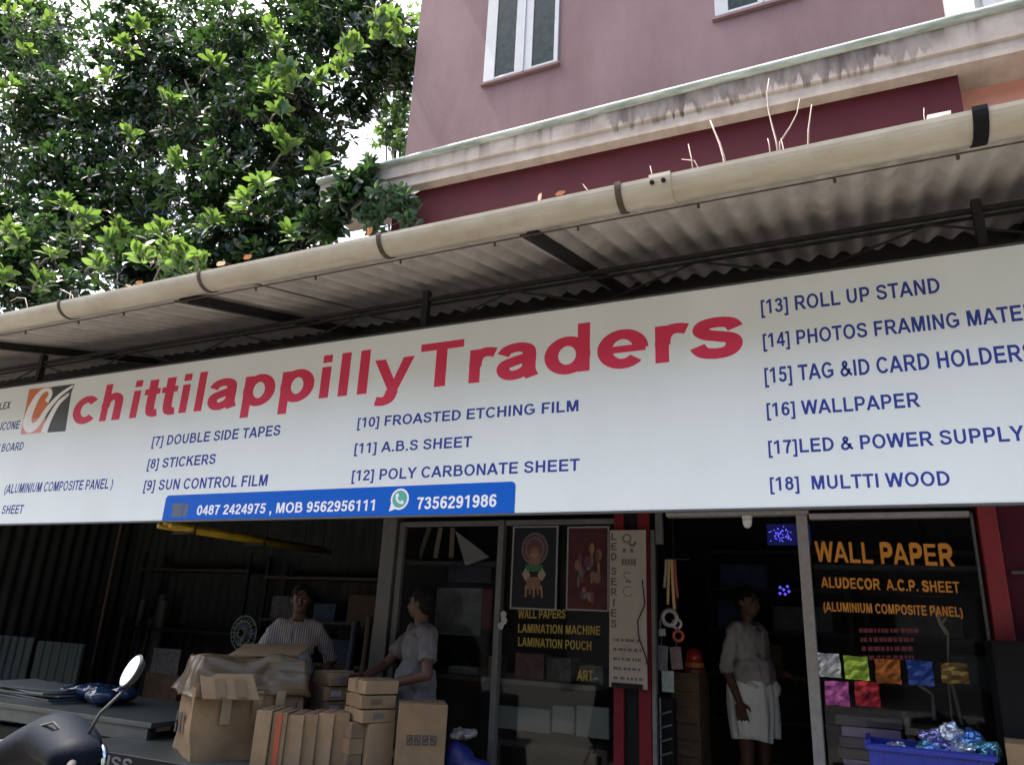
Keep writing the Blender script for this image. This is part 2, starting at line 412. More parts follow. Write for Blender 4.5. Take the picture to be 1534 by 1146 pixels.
def fascia_mat():
    """painted concrete edge with black algae streaks along one stretch"""
    M = mat('sunshade_paint', (0.385, 0.338, 0.285), 0.8, col2=(0.27, 0.225, 0.185), vscale=4, bump=0.1, bscale=60)
    n = M.node_tree; b = n.nodes['Principled BSDF']; base = b.inputs['Base Color'].links[0].from_socket
    tc = n.nodes.new('ShaderNodeTexCoord'); sp = n.nodes.new('ShaderNodeSeparateXYZ'); n.links.new(tc.outputs['Object'], sp.inputs[0])
    def noise(scale, det):
        mp = n.nodes.new('ShaderNodeMapping'); mp.inputs['Scale'].default_value = scale; n.links.new(tc.outputs['Object'], mp.inputs[0])
        nz = n.nodes.new('ShaderNodeTexNoise'); nz.inputs['Scale'].default_value = 1.0; nz.inputs['Detail'].default_value = det; n.links.new(mp.outputs[0], nz.inputs['Vector']); return nz.outputs[0]
    def rng_(sock, a, b_, c, d):
        mr = n.nodes.new('ShaderNodeMapRange'); mr.inputs[1].default_value = a; mr.inputs[2].default_value = b_
        mr.inputs[3].default_value = c; mr.inputs[4].default_value = d; n.links.new(sock, mr.inputs[0]); return mr.outputs[0]
    def op(o_, a, b_):
        k = n.nodes.new('ShaderNodeMath'); k.operation = o_; n.links.new(a, k.inputs[0]); n.links.new(b_, k.inputs[1]); return k.outputs[0]
    x0, x1 = PX(905, 160, 6.2)+1, PX(1455, 30, 6.2)+1      # coordinates run from the building's own origin
    drip = rng_(noise((16, 1, 0.6), 8), 0.34, 0.60, 6.50, 6.34)          # how far each streak has run down
    run = rng_(op('SUBTRACT', sp.outputs[2], drip), -0.012, 0.04, 0, 1)
    dark = rng_(noise((9, 1, 2.5), 8), 0.35, 0.62, 1.0, 0.55)
    ends = op('MULTIPLY', rng_(sp.outputs[0], x0, x0+0.08, 0, 1), rng_(sp.outputs[0], x1-0.6, x1, 1, 0))
    patch = rng_(noise((2.2, 1, 0.2), 3), 0.30, 0.42, 0.8, 1)
    f = op('MULTIPLY', op('MULTIPLY', run, dark), op('MULTIPLY', ends, patch))
    grime = rng_(op('MULTIPLY', rng_(noise((7, 1, 0.5), 8), 0.52, 0.66, 0, 1), rng_(sp.outputs[2], 6.42, 6.62, 0.2, 1)), 0, 1, 0, 0.8)
    f = op('MAXIMUM', f, grime)
    mx = n.nodes.new('ShaderNodeMix'); mx.data_type = 'RGBA'; n.links.new(f, mx.inputs[0]); n.links.new(base, mx.inputs[6])
    mx.inputs[7].default_value = (0.07, 0.053, 0.047, 1); n.links.new(mx.outputs[2], b.inputs['Base Color'])
    return M
M_FASCIA = fascia_mat()
M_ROLL = mat('mossy_moulding', (0.36, 0.40, 0.36), 0.75, col2=(0.14, 0.18, 0.145), vscale=5, bump=0.15, bscale=40, stretch=(0.6, 3, 3))

# ------------------------------------------------------------------ ground
g = MB(); g.quad([(-200,-200,0),(200,-200,0),(200,200,0),(-200,200,0)])
o = g.build('ground', mat('dusty_ground', (0.105, 0.098, 0.088), 0.95, var=0.25, vscale=1.5, bump=0.3, bscale=20)); tag(o, 'dusty bare ground in front of the shop', 'ground', kind='structure')
g = MB(); g.quad([(-200,-9,0.004),(200,-9,0.004),(200,-2.0,0.004),(-200,-2.0,0.004)])
o = g.build('road', mat('asphalt', (0.05, 0.05, 0.052), 0.9, var=0.2, vscale=3, bump=0.3, bscale=60)); tag(o, 'grey asphalt road running past the shop', 'road', kind='structure')
g = MB(); g.bx((-3.66, 5.36, 0.008), (6, 9.4, 0.2))
o = g.build('shop_floor', mat('floor_tile', (0.10, 0.09, 0.08), 0.5, var=0.2)); tag(o, 'raised dark floor inside the shop', 'floor', kind='structure')

# ------------------------------------------------------------------ unseen building added across the road to block low sky light (behind the photographer)
ob = thing('sky_blocking_building', 'plain three storey concrete building added unseen across the road to block skylight', 'building', (-2, -12, 0))
M_CONC = mat('old_concrete', (0.16, 0.15, 0.14), 0.9, var=0.2, vscale=1); M_DKW = mat('dark_window', (0.02, 0.022, 0.025), 0.2)
b = MB(); b.bx((-30, -20, 0), (24, -11, 9.6)); b.build('wall', M_CONC, ob)
b = MB(); b.bx((-30.3, -20.3, 9.6), (24.3, -10.6, 9.9)); b.bx((-30.2, -10.999, 3.2), (24.2, -10.2, 3.35)); b.build('roof', M_CONC, ob)
for i in range(12):
    for z in (0.2, 4.2, 7.0):
        x = -28.5+i*4.4; b = MB(); b.bx((x, -10.998, z), (x+2.6, -10.95, z+(2.6 if z < 1 else 1.5))); b.build('window' if z > 1 else 'shutter', M_DKW, ob)
# ------------------------------------------------------------------ upper building
YW, YS, YM = 6.7, 6.2, 6.35
bld = thing('upper_building', 'mauve two storey building with maroon lower band rising behind the corrugated awning', 'building', (-1, 7, 0))
xl = PX(607, 235, YW); xr = PX(1416, 27, YW)
b = MB(); b.bx((xl, YW, 6.35), (xr, 13, 11.6)); b.build('wall', M_MAUVE, bld)
b = MB(); b.bx((xl-0.35, YS-0.05, 11.6), (4.6, 13.4, 11.85)); b.build('roof', M_CREAM, bld)
xm0 = PX(588, 320, YM); xm1 = PX(1432, 98, YM)
b = MB(); b.bx((xm0, YM, 2.95), (xm1, YM+0.3, 6.30)); b.bx((xm0, YM+0.3, 2.95), (xm0+0.25, 12.9, 6.30)); b.build('lower_wall', M_MAROON, bld, label='maroon painted lower wall')
b = MB(); b.bx((xm1, YM+0.25, 2.95), (4.4, YM+0.5, 6.3)); b.build('side_wall', M_SALMON, bld, label='salmon painted wall')
# sunshade slab, moulded front edge
zt = P(900, 161, YS).z
zl, zr = P(580, 285, YS).z, P(1430, 97, YS).z
xs0, xs1 = PX(481, 274, YS), 4.5
zb0 = zl+(xs0-PX(580, 285, YS))*(zr-zl)/(PX(1430, 97, YS)-PX(580, 285, YS)); zb1 = zl+(xs1-PX(580, 285, YS))*(zr-zl)/(PX(1430, 97, YS)-PX(580, 285, YS))
def sprof(zb): return [(YS, zt-0.085), (YS, zb+0.155), (YS+0.03, zb+0.145), (YS+0.03, zb+0.06), (YS+0.012, zb+0.05), (YS+0.012, zb), (YW+0.2, zb+0.005), (YW+0.2, zt-0.005), (YS+0.05, zt-0.06)]
b = MB(); b.extr(sprof(zb0), xs0, xs1, sprof(zb1)); ss = b.build('sunshade', M_FASCIA, bld)
ring = [(YS-0.012-0.045*math.cos(R_(a)), zt-0.045+0.042*math.sin(R_(a))) for a in range(-80, 100, 20)]
b = MB(); b.extr(ring+[(YS+0.06, zt-0.01), (YS+0.06, zt-0.088)], xs0-0.03, xs1); b.build('moulding', M_ROLL, ss, smooth=False)
# windows
M_FRAME = mat('window_frame', (0.36, 0.38, 0.38), 0.5, var=0.06)
M_PANE = mat('window_pane', (0.004, 0.009, 0.008), 0.08, spec=0.2, col2=(0.02, 0.034, 0.026), vscale=14, bump=0.05, bscale=6)  # leafy reflections painted in as greenish mottling
def window(px_list, ybot, top, label=None):
    """px_list: px of [frame left, pane1 left, pane1 right, pane2 left, pane2 right, frame right] along the bottom edge"""
    xs = [PX(p, yb, YW) for p, yb in zip(px_list, ybot)]
    z0 = P(px_list[0], ybot[0], YW).z
    f = MB()
    f.bx((xs[0], YW-0.03, z0), (xs[1], YW+0.04, top)); f.bx((xs[2], YW-0.03, z0), (xs[3], YW+0.04, top)); f.bx((xs[4], YW-0.03, z0), (xs[5], YW+0.04, top))
    for i in (1, 3):
        f.bx((xs[i], YW-0.028, z0), (xs[i+1], YW+0.04, z0+0.05)); f.bx((xs[i], YW-0.028, top-0.05), (xs[i+1], YW+0.04, top))
    mid = (xs[2]+xs[3])/2
    f.bx((mid-0.012, YW-0.045, z0+0.01), (mid+0.012, YW-0.03, top-0.01))
    wi = f.build('window', M_FRAME, bld, bevel=0.004, label=label)
    for i in (1, 3):
        q = MB(); q.bx((xs[i], YW-0.012, z0+0.05), (xs[i+1], YW+0.0, top-0.05)); q.build('pane', M_PANE, wi)
    s = MB(); s.bx((xs[0]-0.03, YW-0.05, z0-0.035), (xs[5]+0.03, YW-0.002, z0-0.002)); s.build('sill', M_MAUVE, wi)
window([725, 741, 771, 797, 830, 836], [128, 124, 116, 110, 102, 100], 9.35)
window([1072, 1092, 1136, 1150, 1190, 1200], [30, 25, 14, 10, 0, -3], 9.35)
window([1250, 1262, 1300, 1314, 1352, 1362], [-20, -23, -33, -36, -46, -48], 9.35)
b = MB(); xc = PX(1416, 27, YW); b.bx((xc+0.002, YW-0.12, 6.72), (xc+0.22, YW+0.3, 11.6)); b.build('pilaster', M_WHITE, bld)
b = MB(); b.bx((xc+0.222, YW+0.32, 6.60), (4.4, YW+0.5, 11.6)); b.bx((xc+0.36, YW+0.22, 6.6), (xc+0.46, YW+0.318, 11.6)); b.build('balcony_wall', M_CREAM, bld, label='cream wall with pale upright strip')

# ------------------------------------------------------------------ awning
aw = thing('corrugated_awning', 'grey corrugated cement sheet awning with tan half round gutter above the white sign', 'awning', (-3, 4, 3.4))
AX0, AX1 = -9.6, 1.9
SL = 0.25
def roofz(y): return 3.548+SL*(y-3.08)
def corr_sheet(x0, x1, y0, y1, zoff=0.0, amp=0.021, pitch=0.146):
    nx = int((x1-x0)/pitch*10); mb = MB(); vs = []
    ys = [y0, y0+(y1-y0)*.33, y0+(y1-y0)*.66, y1]; nv = len(ys)
    for t in (0.0, -0.006):
        for i in range(nx+1):
            x = x0+(x1-x0)*i/nx
            for y in ys: vs.append((x, y, roofz(y)+zoff+t+amp*math.sin(2*math.pi*x/pitch)))
    N = (nx+1)*nv; fs = []
    for i in range(nx):
        for j in range(nv-1):
            a = i*nv+j; fs.append((a, a+nv, a+nv+1, a+1)); fs.append((N+a, N+a+1, N+a+nv+1, N+a+nv))
        fs.append((i*nv, N+i*nv, N+(i+1)*nv, (i+1)*nv))
    mb.add(vs, fs); return mb
seam = PX(1297, 265, 3.4)
k = 0
edges = [AX0, -7.7, -5.6, -3.55, -1.52, seam, AX1]
for a, b_ in zip(edges[:-1], edges[1:]):
    corr_sheet(a-(0.03 if k else 0), b_, 3.06, 6.3, zoff=0.009*(k % 2)).build('roof_sheet', M_ASB, aw, smooth=True); k += 1
GR = 0.092; GY = 3.0+GR; GZ = 3.545
gu = MB(); prof = []
for rr in (GR, GR-0.007):
    pr = [(GY-rr*math.cos(R_(a)), GZ-rr*math.sin(R_(a))) for a in range(0, 181, 12)]
    prof += pr if rr == GR else pr[::-1]
gu.extr(prof, AX0, AX1); gut = gu.build('gutter', M_PVC, aw)
def half_ring(mb, xa, xb, r0, r1, a0=-6, a1=186):
    pr = [(GY-r1*math.cos(R_(a)), GZ-r1*math.sin(R_(a))) for a in range(a0, a1+1, 12)] + [(GY-r0*math.cos(R_(a)), GZ-r0*math.sin(R_(a))) for a in range(a1, a0-1, -12)]
    return mb.extr(pr, xa, xb)
for px_, wd in ((88, .022), (298, .024), (567, .026), (925, .03), (1467, .055)):
    x = PX(px_, 471-.2119*px_, 3.0); s = MB(); half_ring(s, x-wd/2, x+wd/2, GR+0.001, GR+0.007); s.build('strap', M_RUST if px_ < 1400 else M_BLACKP, gut)
x0, x1 = PX(972, 265, 3.0), PX(1004, 260, 3.0)
s = MB(); half_ring(s, x0, x1, GR+0.0008, GR+0.0055); s.build('joint_collar', M_PVC, gut)
for px_, py_ in ((977, 273), (994, 269)):
    q = P(px_, py_, 3.0); s = MB(); s.tube([(q.x, GY-GR*.985, GZ-0.032), (q.x, GY-GR*1.085, GZ-0.034)], 0.011, 10); s.build('bolt', M_BLACKP, gut)
s = MB(); s.tube([(AX0, GY+0.055, GZ-0.098), (AX1, GY+0.055, GZ-0.098)], 0.0045, 6)
for i in range(16):
    x = -7.3+i*0.56+0.05*math.sin(i*2.1); s.tube([(x, GY+0.055, GZ-0.1), (x, GY+0.06, GZ-0.122)], 0.007, 6)
s.build('tie_rod', M_RUST, aw)
# truss behind the sign
TY = 4.0
s = MB(); s.bar((AX0, TY, 3.59), (AX1, TY, 3.632), 0.028, 0.024); s.bar((AX0, TY+0.03, 3.565), (AX1, TY+0.03, 3.607), 0.016, 0.014); s.build('top_chord', M_STEEL, aw)
s = MB(); s.bar((AX0, TY, 3.40), (AX1, TY, 3.40), 0.035, 0.04); s.build('bottom_chord', M_STEEL, aw)
xt = [-1.973+1.2*i for i in range(-6, 4)]
for i, x in enumerate(xt):
    s = MB(); s.tube([(x, TY-0.012, 3.585), (x+0.55, TY-0.012, 3.42)], 0.008, 6); s.tube([(x, TY+0.012, 3.585), (x-0.55, TY+0.012, 3.42)], 0.008, 6); s.build('truss_brace', M_STEEL, aw)
for x in (-2.615, 0.672, -6.75):
    s = MB(); s.box((x, TY, 3.54), (0.045, 0.05, 0.28)); s.build('truss_post', M_STEEL, aw)
for x in (-6.68, -4.09, -1.51, 1.07):
    y0, y1 = 3.19, 6.2
    s = MB()
    for dz, th, wd in ((-0.032, 0.007, 0.045), (-0.092, 0.007, 0.045)):
        s.bar((x, y0, roofz(y0)+dz), (x, y1, roofz(y1)+dz), wd, th)
    s.bar((x+0.02, y0, roofz(y0)-0.062), (x+0.02, y1, roofz(y1)-0.062), 0.006, 0.052)
    s.build('rafter', M_STEEL, aw)
# litter in the gutter
M_TWIG = mat('dry_twig', (0.30, 0.235, 0.20), 0.8, var=0.2, vscale=30)
M_DRY = [mat('dry_leaf_a', (0.30, 0.12, 0.05), 0.7, var=0.4, vscale=30), mat('dry_leaf_b', (0.68, 0.50, 0.34), 0.7, var=0.3, vscale=30), mat('dry_leaf_c', (0.62, 0.55, 0.5), 0.7)]
def twig(paths, label, grp='dry twigs standing in the gutter'):
    t = None
    for i, (pts, r) in enumerate(paths):
        q = [P(px_, py_, GY+0.02+0.012*k_) for k_, (px_, py_) in enumerate(pts)]
        q[0].z = min(q[0].z, GZ-0.03)
        if t is None: t = thing('dry_twig', label, 'twig', q[0], group=grp)
        n = len(q); s = MB(); s.tube(q, [.78*r*(1-0.6*j/max(n-1, 1)) for j in range(n)], 7); s.build('stem' if i == 0 else 'side_stem', M_TWIG, t, smooth=True)
twig([([(1088, 245), (1084, 235), (1078, 215), (1070, 196), (1064, 181)], .010)], 'thick bare twig leaning left beside the crossed twigs on the gutter')
twig([([(1167, 225), (1163, 212), (1157, 190), (1151, 165), (1149, 140), (1152, 118)], .0065), ([(1167, 225), (1168, 214), (1184, 190), (1194, 170), (1198, 148)], .0055), ([(1178, 222), (1170, 208)], .006)], 'tall forked dry twig rising from the gutter')
twig([([(1207, 216), (1211, 195), (1214, 172), (1216, 157)], .006)], 'straight dry twig just right of the forked twig on the gutter')
twig([([(1155, 227), (1152, 215), (1150, 208)], .005)], 'short stubby twig left of the forked twig on the gutter')
twig([([(1040, 251), (1036, 238), (1031, 216)], .0055), ([(1058, 246), (1040, 241), (1021, 239)], .005)], 'crossed pair of short pale twigs lying on the gutter rim')
twig([([(983, 265), (976, 258), (974, 249)], .005)], 'tiny curled twig above the gutter joint collar')
twig([([(1385, 181), (1384, 172), (1384, 162)], .004)], 'thin upright twig beside the white strip on the gutter')
twig([([(118, 452), (108, 442), (90, 433)], .006), ([(108, 442), (106, 436)], .005)], 'pale curved twig by the leftmost dark strap')
twig([([(50, 460), (38, 447), (26, 446), (15, 452)], .005)], 'arched dry stalk near the left end of the gutter')
def dead_leaf(px_, py_, s_, mi, rot, label):
    q = P(px_, py_, GY-0.02); t = thing('dead_leaf', label, 'leaf', q, group='dead leaves caught in the gutter')
    mb = MB(); vs = []; a = R_(rot); n = 6; s_ *= .7
    for i in range(n+1):
        u = i/n; wd = s_*0.34*math.sin(math.pi*min(1, u*0.93+0.05)); curl = 0.35*s_*(u-0.5)**2
        for j in (-1, 0, 1):
            lx = (u-0.4)*s_; ly = j*wd; lz = curl + abs(j)*wd*0.35
            vs.append((q.x+lx*math.cos(a), q.y+ly, q.z+lx*math.sin(a)+lz-0.01))
    for i in range(n):
        for j in (0, 1): mb.v; mb.f.append((i*3+j, i*3+j+1, i*3+j+4, i*3+j+3)); mb.mi.append(0)
    mb.v = vs; mb.build('blade', M_DRY[mi], t, smooth=True)
dead_leaf(808, 296, .075, 1, 70, 'mustard dead leaf poking up left of the pair near the middle of the gutter')
dead_leaf(838, 289, .08, 0, 10, 'curled rust brown dead leaf between mustard and whitish leaves on the gutter')
dead_leaf(878, 281, .085, 2, 125, 'whitish pointed dead leaf left of the middle strap')
dead_leaf(553, 347, .085, 0, 60, 'orange dead leaf by the strap under the dark slab corner')
dead_leaf(370, 385, .09, 0, 20, 'reddish dead leaf right of the second strap')
dead_leaf(330, 395, .10, 1, 15, 'buff dead leaf flat in the gutter right behind the second strap')
dead_leaf(208, 423, .09, 0, 12, 'brown dead leaf under the drooping green branch tips')
dead_leaf(192, 427, .08, 1, -10, 'pale dead leaf left of the brown one under the green branch tips')
dead_leaf(995, 262, .06, 2, 5, 'small pale leaf scrap above the joint collar')
b = MB(); q0 = P(1389, 178, GY-0.05); q1 = P(1424, 171, GY-0.05); b.bar(q0, q1, 0.03, 0.012); o = b.build('plastic_strip', M_WHITE); tag(o, 'white plastic strip lying along the gutter rim', 'strip')

# ------------------------------------------------------------------ shop sign
SY = 3.9
sg = thing('shop_sign', 'long white shop sign board with red heading and blue product list', 'sign', (-3.6, SY, 2.11))
sx0, sx1, sz0, sz1 = -8.9, 2.3, 2.114, 3.352
b = MB(); b.bx((sx0, SY, sz0), (sx1, SY+0.03, sz1)); b.build('panel', M_SIGN, sg)
b = MB()
b.bx((sx0, SY-0.006, sz0-0.012), (sx1, SY+0.034, sz0-0.001)); b.bx((sx0, SY-0.004, sz1+0.001), (sx1, SY+0.034, sz1+0.012))
b.bx((sx0, SY+0.035, sz0), (sx1, SY+0.065, sz0+0.03)); b.bx((sx0, SY+0.035, sz1-0.03), (sx1, SY+0.065, sz1)); b.build('frame', M_ALU, sg)
b = MB()
for x in (-8, -5.9, -3.8, -1.7, .4): b.bx((x, SY+0.0655, sz0), (x+.04, SY+0.1, 3.38))
b.build('mounting_strut', M_STEEL, sg)
write(sg, 'chittilappilly', M_RED, SY, (105, 636), (612, 583), (157, 577), name='heading', hx=84, hy=68)
write(sg, 'Traders', M_RED, SY, (626, 582.5), (1111, 531), (688, 509), name='heading', hx=79, hy=71)
L_ = [('[7] DOUBLE SIDE TAPES', (227, 668.5), (419, 652), (252, 652)), ('[8] STICKERS', (220, 702.5), (322, 694.7), (246, 686)), ('[9] SUN CONTROL FILM', (214.5, 735), (400, 727.5), (240, 718.5)),
 ('[10] FROASTED ETCHING FILM', (535, 641), (867, 615.7), (576, 623)), ('[11] A.B.S SHEET', (530.5, 679.5), (706, 669.5), (577, 661.5)), ('[12] POLY CARBONATE SHEET', (526.5, 720.5), (867.5, 705), (569, 702.5)),
 ('[13] ROLL UP STAND', (1140.5, 471), (1409, 438.5), (1391, 417.6)), ('[15] TAG &ID CARD HOLDERS', (1146, 574.5), (1553, 539.5), (1203, 546)),
 ('[16] WALLPAPER', (1149, 624.5), (1378, 609.4), (1361, 588.4)), ('[17]LED & POWER SUPPLY', (1151.5, 680.5), (1535, 660), (1475, 640.6)), ('[18]  MULTTI WOOD', (1154, 735), (1424, 727), (1217, 712.6))]
for t, a, b_, c in L_: write(sg, t, M_NAVY, SY, a, b_, c, hx=70, hy=58)
# [14] runs on past the picture edge
a = P(1143.5, 521.5, SY); e = P(1533, 481, SY); sc_ = (e.x-a.x)/(text_width('[14] PHOTOS FRAMING MATE')-120)
write_txt = '[14] PHOTOS FRAMING MATERIALS'; mb = MB()
letter_mesh(mb, write_txt, a.x, a.x+sc_*(text_width(write_txt)-120), a.z, abs(P(1461, 464.5, SY).z-P(1461, 488, SY).z), SY, hx=70, hy=58); mb.build('lettering', M_NAVY, sg)
# column cut by the left picture edge
def left_line(t, xr_, yb, top, m_=M_NAVY, cond=0.82):
    r = P(xr_, yb, SY); c = P(xr_, top, SY); cap = c.z-r.z
    wd = text_width(t)*cap/716*cond; mb = MB(); letter_mesh(mb, t, r.x-wd, r.x, r.z, cap, SY, hx=62, hy=54); mb.build('lettering', m_, sg)
left_line('FLEX', 14, 612, 601.5, M_INK); left_line('SILICONE', 28, 642, 630); left_line('FOAM BOARD', 34, 674, 662)
left_line('(ALUMINIUM COMPOSITE PANEL )', 168, 731.5, 716.5, cond=0.73); left_line('SHEET', 33, 769, 756)
# emblem: orange and dark slanted panels with a white swash
def SP(px_, py_): q = P(px_, py_, SY); return (q.x, q.z)
em = MB(); em.slab([SP(44, 583), SP(79, 579.5), SP(63, 648), SP(31, 651)], SY-0.0008, 0.0014)
ems = em.build('emblem', M_ORANGE, sg)
em = MB(); em.slab([SP(78.6, 579.5), SP(112, 575), SP(107, 588), SP(98, 646), SP(63.6, 648.3)], SY-0.0008, 0.0014); em.build('emblem_panel', M_DKGREY, ems)
em = MB(); em.slab([SP(35.5, 628), SP(68, 626), SP(63, 648), SP(31, 651)], SY-0.0011, 0.0014); em.build('emblem_tint', M_PINK, ems)
def ribbon(mb, pts, wds, y):
    p = [SP(*q) for q in spl(pts, 6)]; n = len(p); L = []; Rr = []
    for i in range(n):
        t = Vector((p[min(i+1, n-1)][0]-p[max(i-1, 0)][0], p[min(i+1, n-1)][1]-p[max(i-1, 0)][1])).normalized()
        wd = np.interp(i/(n-1), np.linspace(0, 1, len(wds)), wds)
        L.append((p[i][0]-t.y*wd, y, p[i][1]+t.x*wd)); Rr.append((p[i][0]+t.y*wd, y, p[i][1]-t.x*wd))
    mb.add(L+Rr, [(i, i+n, i+1+n, i+1) for i in range(n-1)])
em = MB()
ribbon(em, [(70, 602), (76, 590), (71, 584), (60, 590), (48, 610), (41, 632), (46, 641), (57, 634), (72, 612), (90, 592), (110, 578)], [.03, .025, .015, .03, .05, .055, .045, .035, .03, .02, .01], SY-0.0016)
ribbon(em, [(66, 648), (74, 628), (88, 604), (103, 591), (98, 592)], [.045, .035, .025, .012, .006], SY-0.0019)
em.build('emblem_swash', M_WHITE, ems)
# phone number banner
c0 = P(242.5, 779.5, SY); c1 = P(771, 764, SY); ztop = P(771, 721, SY).z; zbt = sz0-0.001
def rrect(x0, x1, z0, z1, r, corners=(0, 0, 1, 1)):
    o = []
    for (cx, cz, a0), on in zip(((x0+r, z0+r, 180), (x1-r, z0+r, 270), (x1-r, z1-r, 0), (x0+r, z1-r, 90)), corners):
        if on: o += [(cx+r*math.cos(R_(a0+k*15)), cz+r*math.sin(R_(a0+k*15))) for k in range(7)]
        else: o.append((x0 if cx < (x0+x1)/2 else x1, z0 if cz < (z0+z1)/2 else z1))
    return o
b = MB(); b.slab(rrect(c0.x, c1.x, zbt, ztop, 0.03), SY-0.0008, 0.0014); ban = b.build('phone_banner', M_BLUE, sg)
write(ban, '0487 2424975 , MOB 9562956111', M_WHITE, SY-0.001, (294, 771.5), (563, 764.5), (294.5, 757), hx=74)
write(ban, '7356291986', M_WHITE, SY-0.001, (624, 763), (743, 759), (741.5, 740), hx=74)
ic = P(599, 747.5, SY); b = MB()
b.slab([(ic.x+.067*math.cos(R_(a)), ic.z+.067*math.sin(R_(a))) for a in range(0, 360, 12)], SY-0.0014, 0.0014)
b.slab([(ic.x-.072, ic.z-.075), (ic.x-.02, ic.z-.06), (ic.x-.06, ic.z-.015)], SY-0.0013, 0.0012); icon = b.build('phone_icon', M_WHITE, ban)
b = MB(); b.slab([(ic.x+.054*math.cos(R_(a)), ic.z+.054*math.sin(R_(a))) for a in range(0, 360, 12)], SY-0.0018, 0.0014); b.build('icon_disc', M_GREEN, icon)
b = MB(); hp = [(-.024, .026), (-.022, .002), (-.004, -.018), (.024, -.024)]
L, Rr = stroke_poly(spl(hp, 5), False, .0075, .0075); n = len(L)
b.add([(ic.x+x, SY-0.0022, ic.z+z) for x, z in L+Rr], [(i, i+n, i+1+n, i+1) for i in range(n-1)])
for x, z in ((-.02, .024), (.02, -.021)): b.slab([(ic.x+x+.0125*math.cos(R_(a)), ic.z+z+.0125*math.sin(R_(a))) for a in range(0, 360, 30)], SY-0.0024, 0.0004)
b.build('icon_handset', M_WHITE, icon)
hc = P(269, 763, SY); b = MB()
b.slab(rrect(hc.x-.07, hc.x+.03, hc.z-.055, hc.z+.01, .012, (1,1,1,1)), SY-0.0014, 0.0014); b.slab(rrect(hc.x-.085, hc.x+.05, hc.z+.012, hc.z+.045, .014, (1,1,1,1)), SY-0.0014, 0.0014)
b.slab(rrect(hc.x+.04, hc.x+.085, hc.z-.055, hc.z+.04, .012, (1,1,1,1)), SY-0.0014, 0.0014)
b.build('telephone_mark', mat('telephone_mark', (0.09, 0.11, 0.14), 0.5), ban)

# ------------------------------------------------------------------ shop building under the awning
FY = 5.4
sh = thing('shop_building', 'dark open fronted shop with red pillars, aluminium posts and glass panes', 'shop', (-2, 7, 0))
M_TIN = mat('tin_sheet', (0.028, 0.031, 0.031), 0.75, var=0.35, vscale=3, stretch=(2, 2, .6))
def corr_wall(x0, x1, y, z0, z1, pitch=0.19, amp=0.02, axis='x'):
    n = int(abs(x1-x0)/pitch*8); mb = MB(); vs = []
    for i in range(n+1):
        x = x0+(x1-x0)*i/n; d = amp*math.sin(2*math.pi*x/pitch)
        for z in (z0, z1): vs.append((x, y+d, z) if axis == 'x' else (y+d, x, z))
    for i in range(n+1):
        x = x0+(x1-x0)*i/n; d = amp*math.sin(2*math.pi*x/pitch)+0.03
        for z in (z0, z1): vs.append((x, y+d, z) if axis == 'x' else (y+d, x, z))
    k = 2*(n+1)
    fs = [(2*i, 2*i+2, 2*i+3, 2*i+1) for i in range(n)]+[(k+2*i, k+2*i+1, k+2*i+3, k+2*i+2) for i in range(n)]
    return mb.add(vs, fs)
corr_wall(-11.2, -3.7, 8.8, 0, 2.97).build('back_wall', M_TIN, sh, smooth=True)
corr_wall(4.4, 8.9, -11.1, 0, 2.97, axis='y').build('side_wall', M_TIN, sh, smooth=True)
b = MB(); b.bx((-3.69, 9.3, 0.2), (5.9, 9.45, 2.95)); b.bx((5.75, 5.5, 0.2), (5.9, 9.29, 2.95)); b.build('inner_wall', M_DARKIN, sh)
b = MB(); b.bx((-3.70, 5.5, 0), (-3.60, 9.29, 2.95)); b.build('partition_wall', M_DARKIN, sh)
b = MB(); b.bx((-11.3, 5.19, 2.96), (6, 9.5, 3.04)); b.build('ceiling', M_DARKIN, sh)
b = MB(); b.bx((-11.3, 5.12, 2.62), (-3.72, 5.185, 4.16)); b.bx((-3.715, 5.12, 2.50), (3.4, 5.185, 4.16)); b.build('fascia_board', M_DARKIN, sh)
for x in (-9.0, -7.4, -5.6): 
    b = MB(); b.bar((x, 4.6, 2.9), (x, 8.7, 2.9), 0.05, 0.08); b.build('ceiling_beam', M_STEEL, sh)
b = MB(); b.bar((-11, 4.62, 2.78), (-3.75, 4.62, 2.78), .04, .05); b.bar((-11, 6.6, 2.72), (-3.75, 6.6, 2.72), .05, .06); b.build('eaves_pipe', M_STEEL, sh)
HZ = 2.30
def px_box(pl, pr, y0, z0, z1, dy=0.06, py=775, Y=FY):
    m_ = MB(); m_.bx((PX(pl, py, Y), y0, z0), (PX(pr, py, Y), y0+dy, z1)); return m_
px_box(580, 600, FY-0.05, 0.0, 2.60, .1).build('post', M_ALU, sh, bevel=.006, label='broad aluminium post left of the posters')
px_box(602, 610, FY-0.02, 0.2, 2.29, .05).build('post', M_ALU, sh, bevel=.004)
px_box(751, 759, FY-0.045, 0.2, 2.29, .07).build('post', M_ALU, sh, bevel=.004)
px_box(611, 750, FY-0.03, 2.25, 2.29, .05).build('header_rail', M_ALU, sh, bevel=.004)
px_box(760, 922, FY-0.03, 2.25, 2.29, .05).build('header_rail', M_ALU, sh, bevel=.004)
M_PRED = mat('pillar_red', (0.11, 0.005, 0.010), 0.6, spec=.2, var=0.15, vscale=8)
px_box(923, 975, FY-0.02, 0.2, 2.62, .22).build('pillar', M_BLACKP, sh)
for a, b_ in ((923, 937), (958, 975)): px_box(a, b_, FY-0.055, 0.2, 2.62, .033).build('pillar_strip', M_PRED, sh, bevel=.004)
px_box(976, 982, FY-0.05, 0.2, 2.2, .05).build('door_jamb', M_ALU, sh, bevel=.003)
px_box(982.5, 993, FY-0.03, 2.1, 2.5, .05).build('switch_panel', M_ALU, sh, bevel=.004)
M_DOORP = mat('door_post_paint', (0.30, 0.29, 0.27), 0.5, var=0.15, vscale=20)
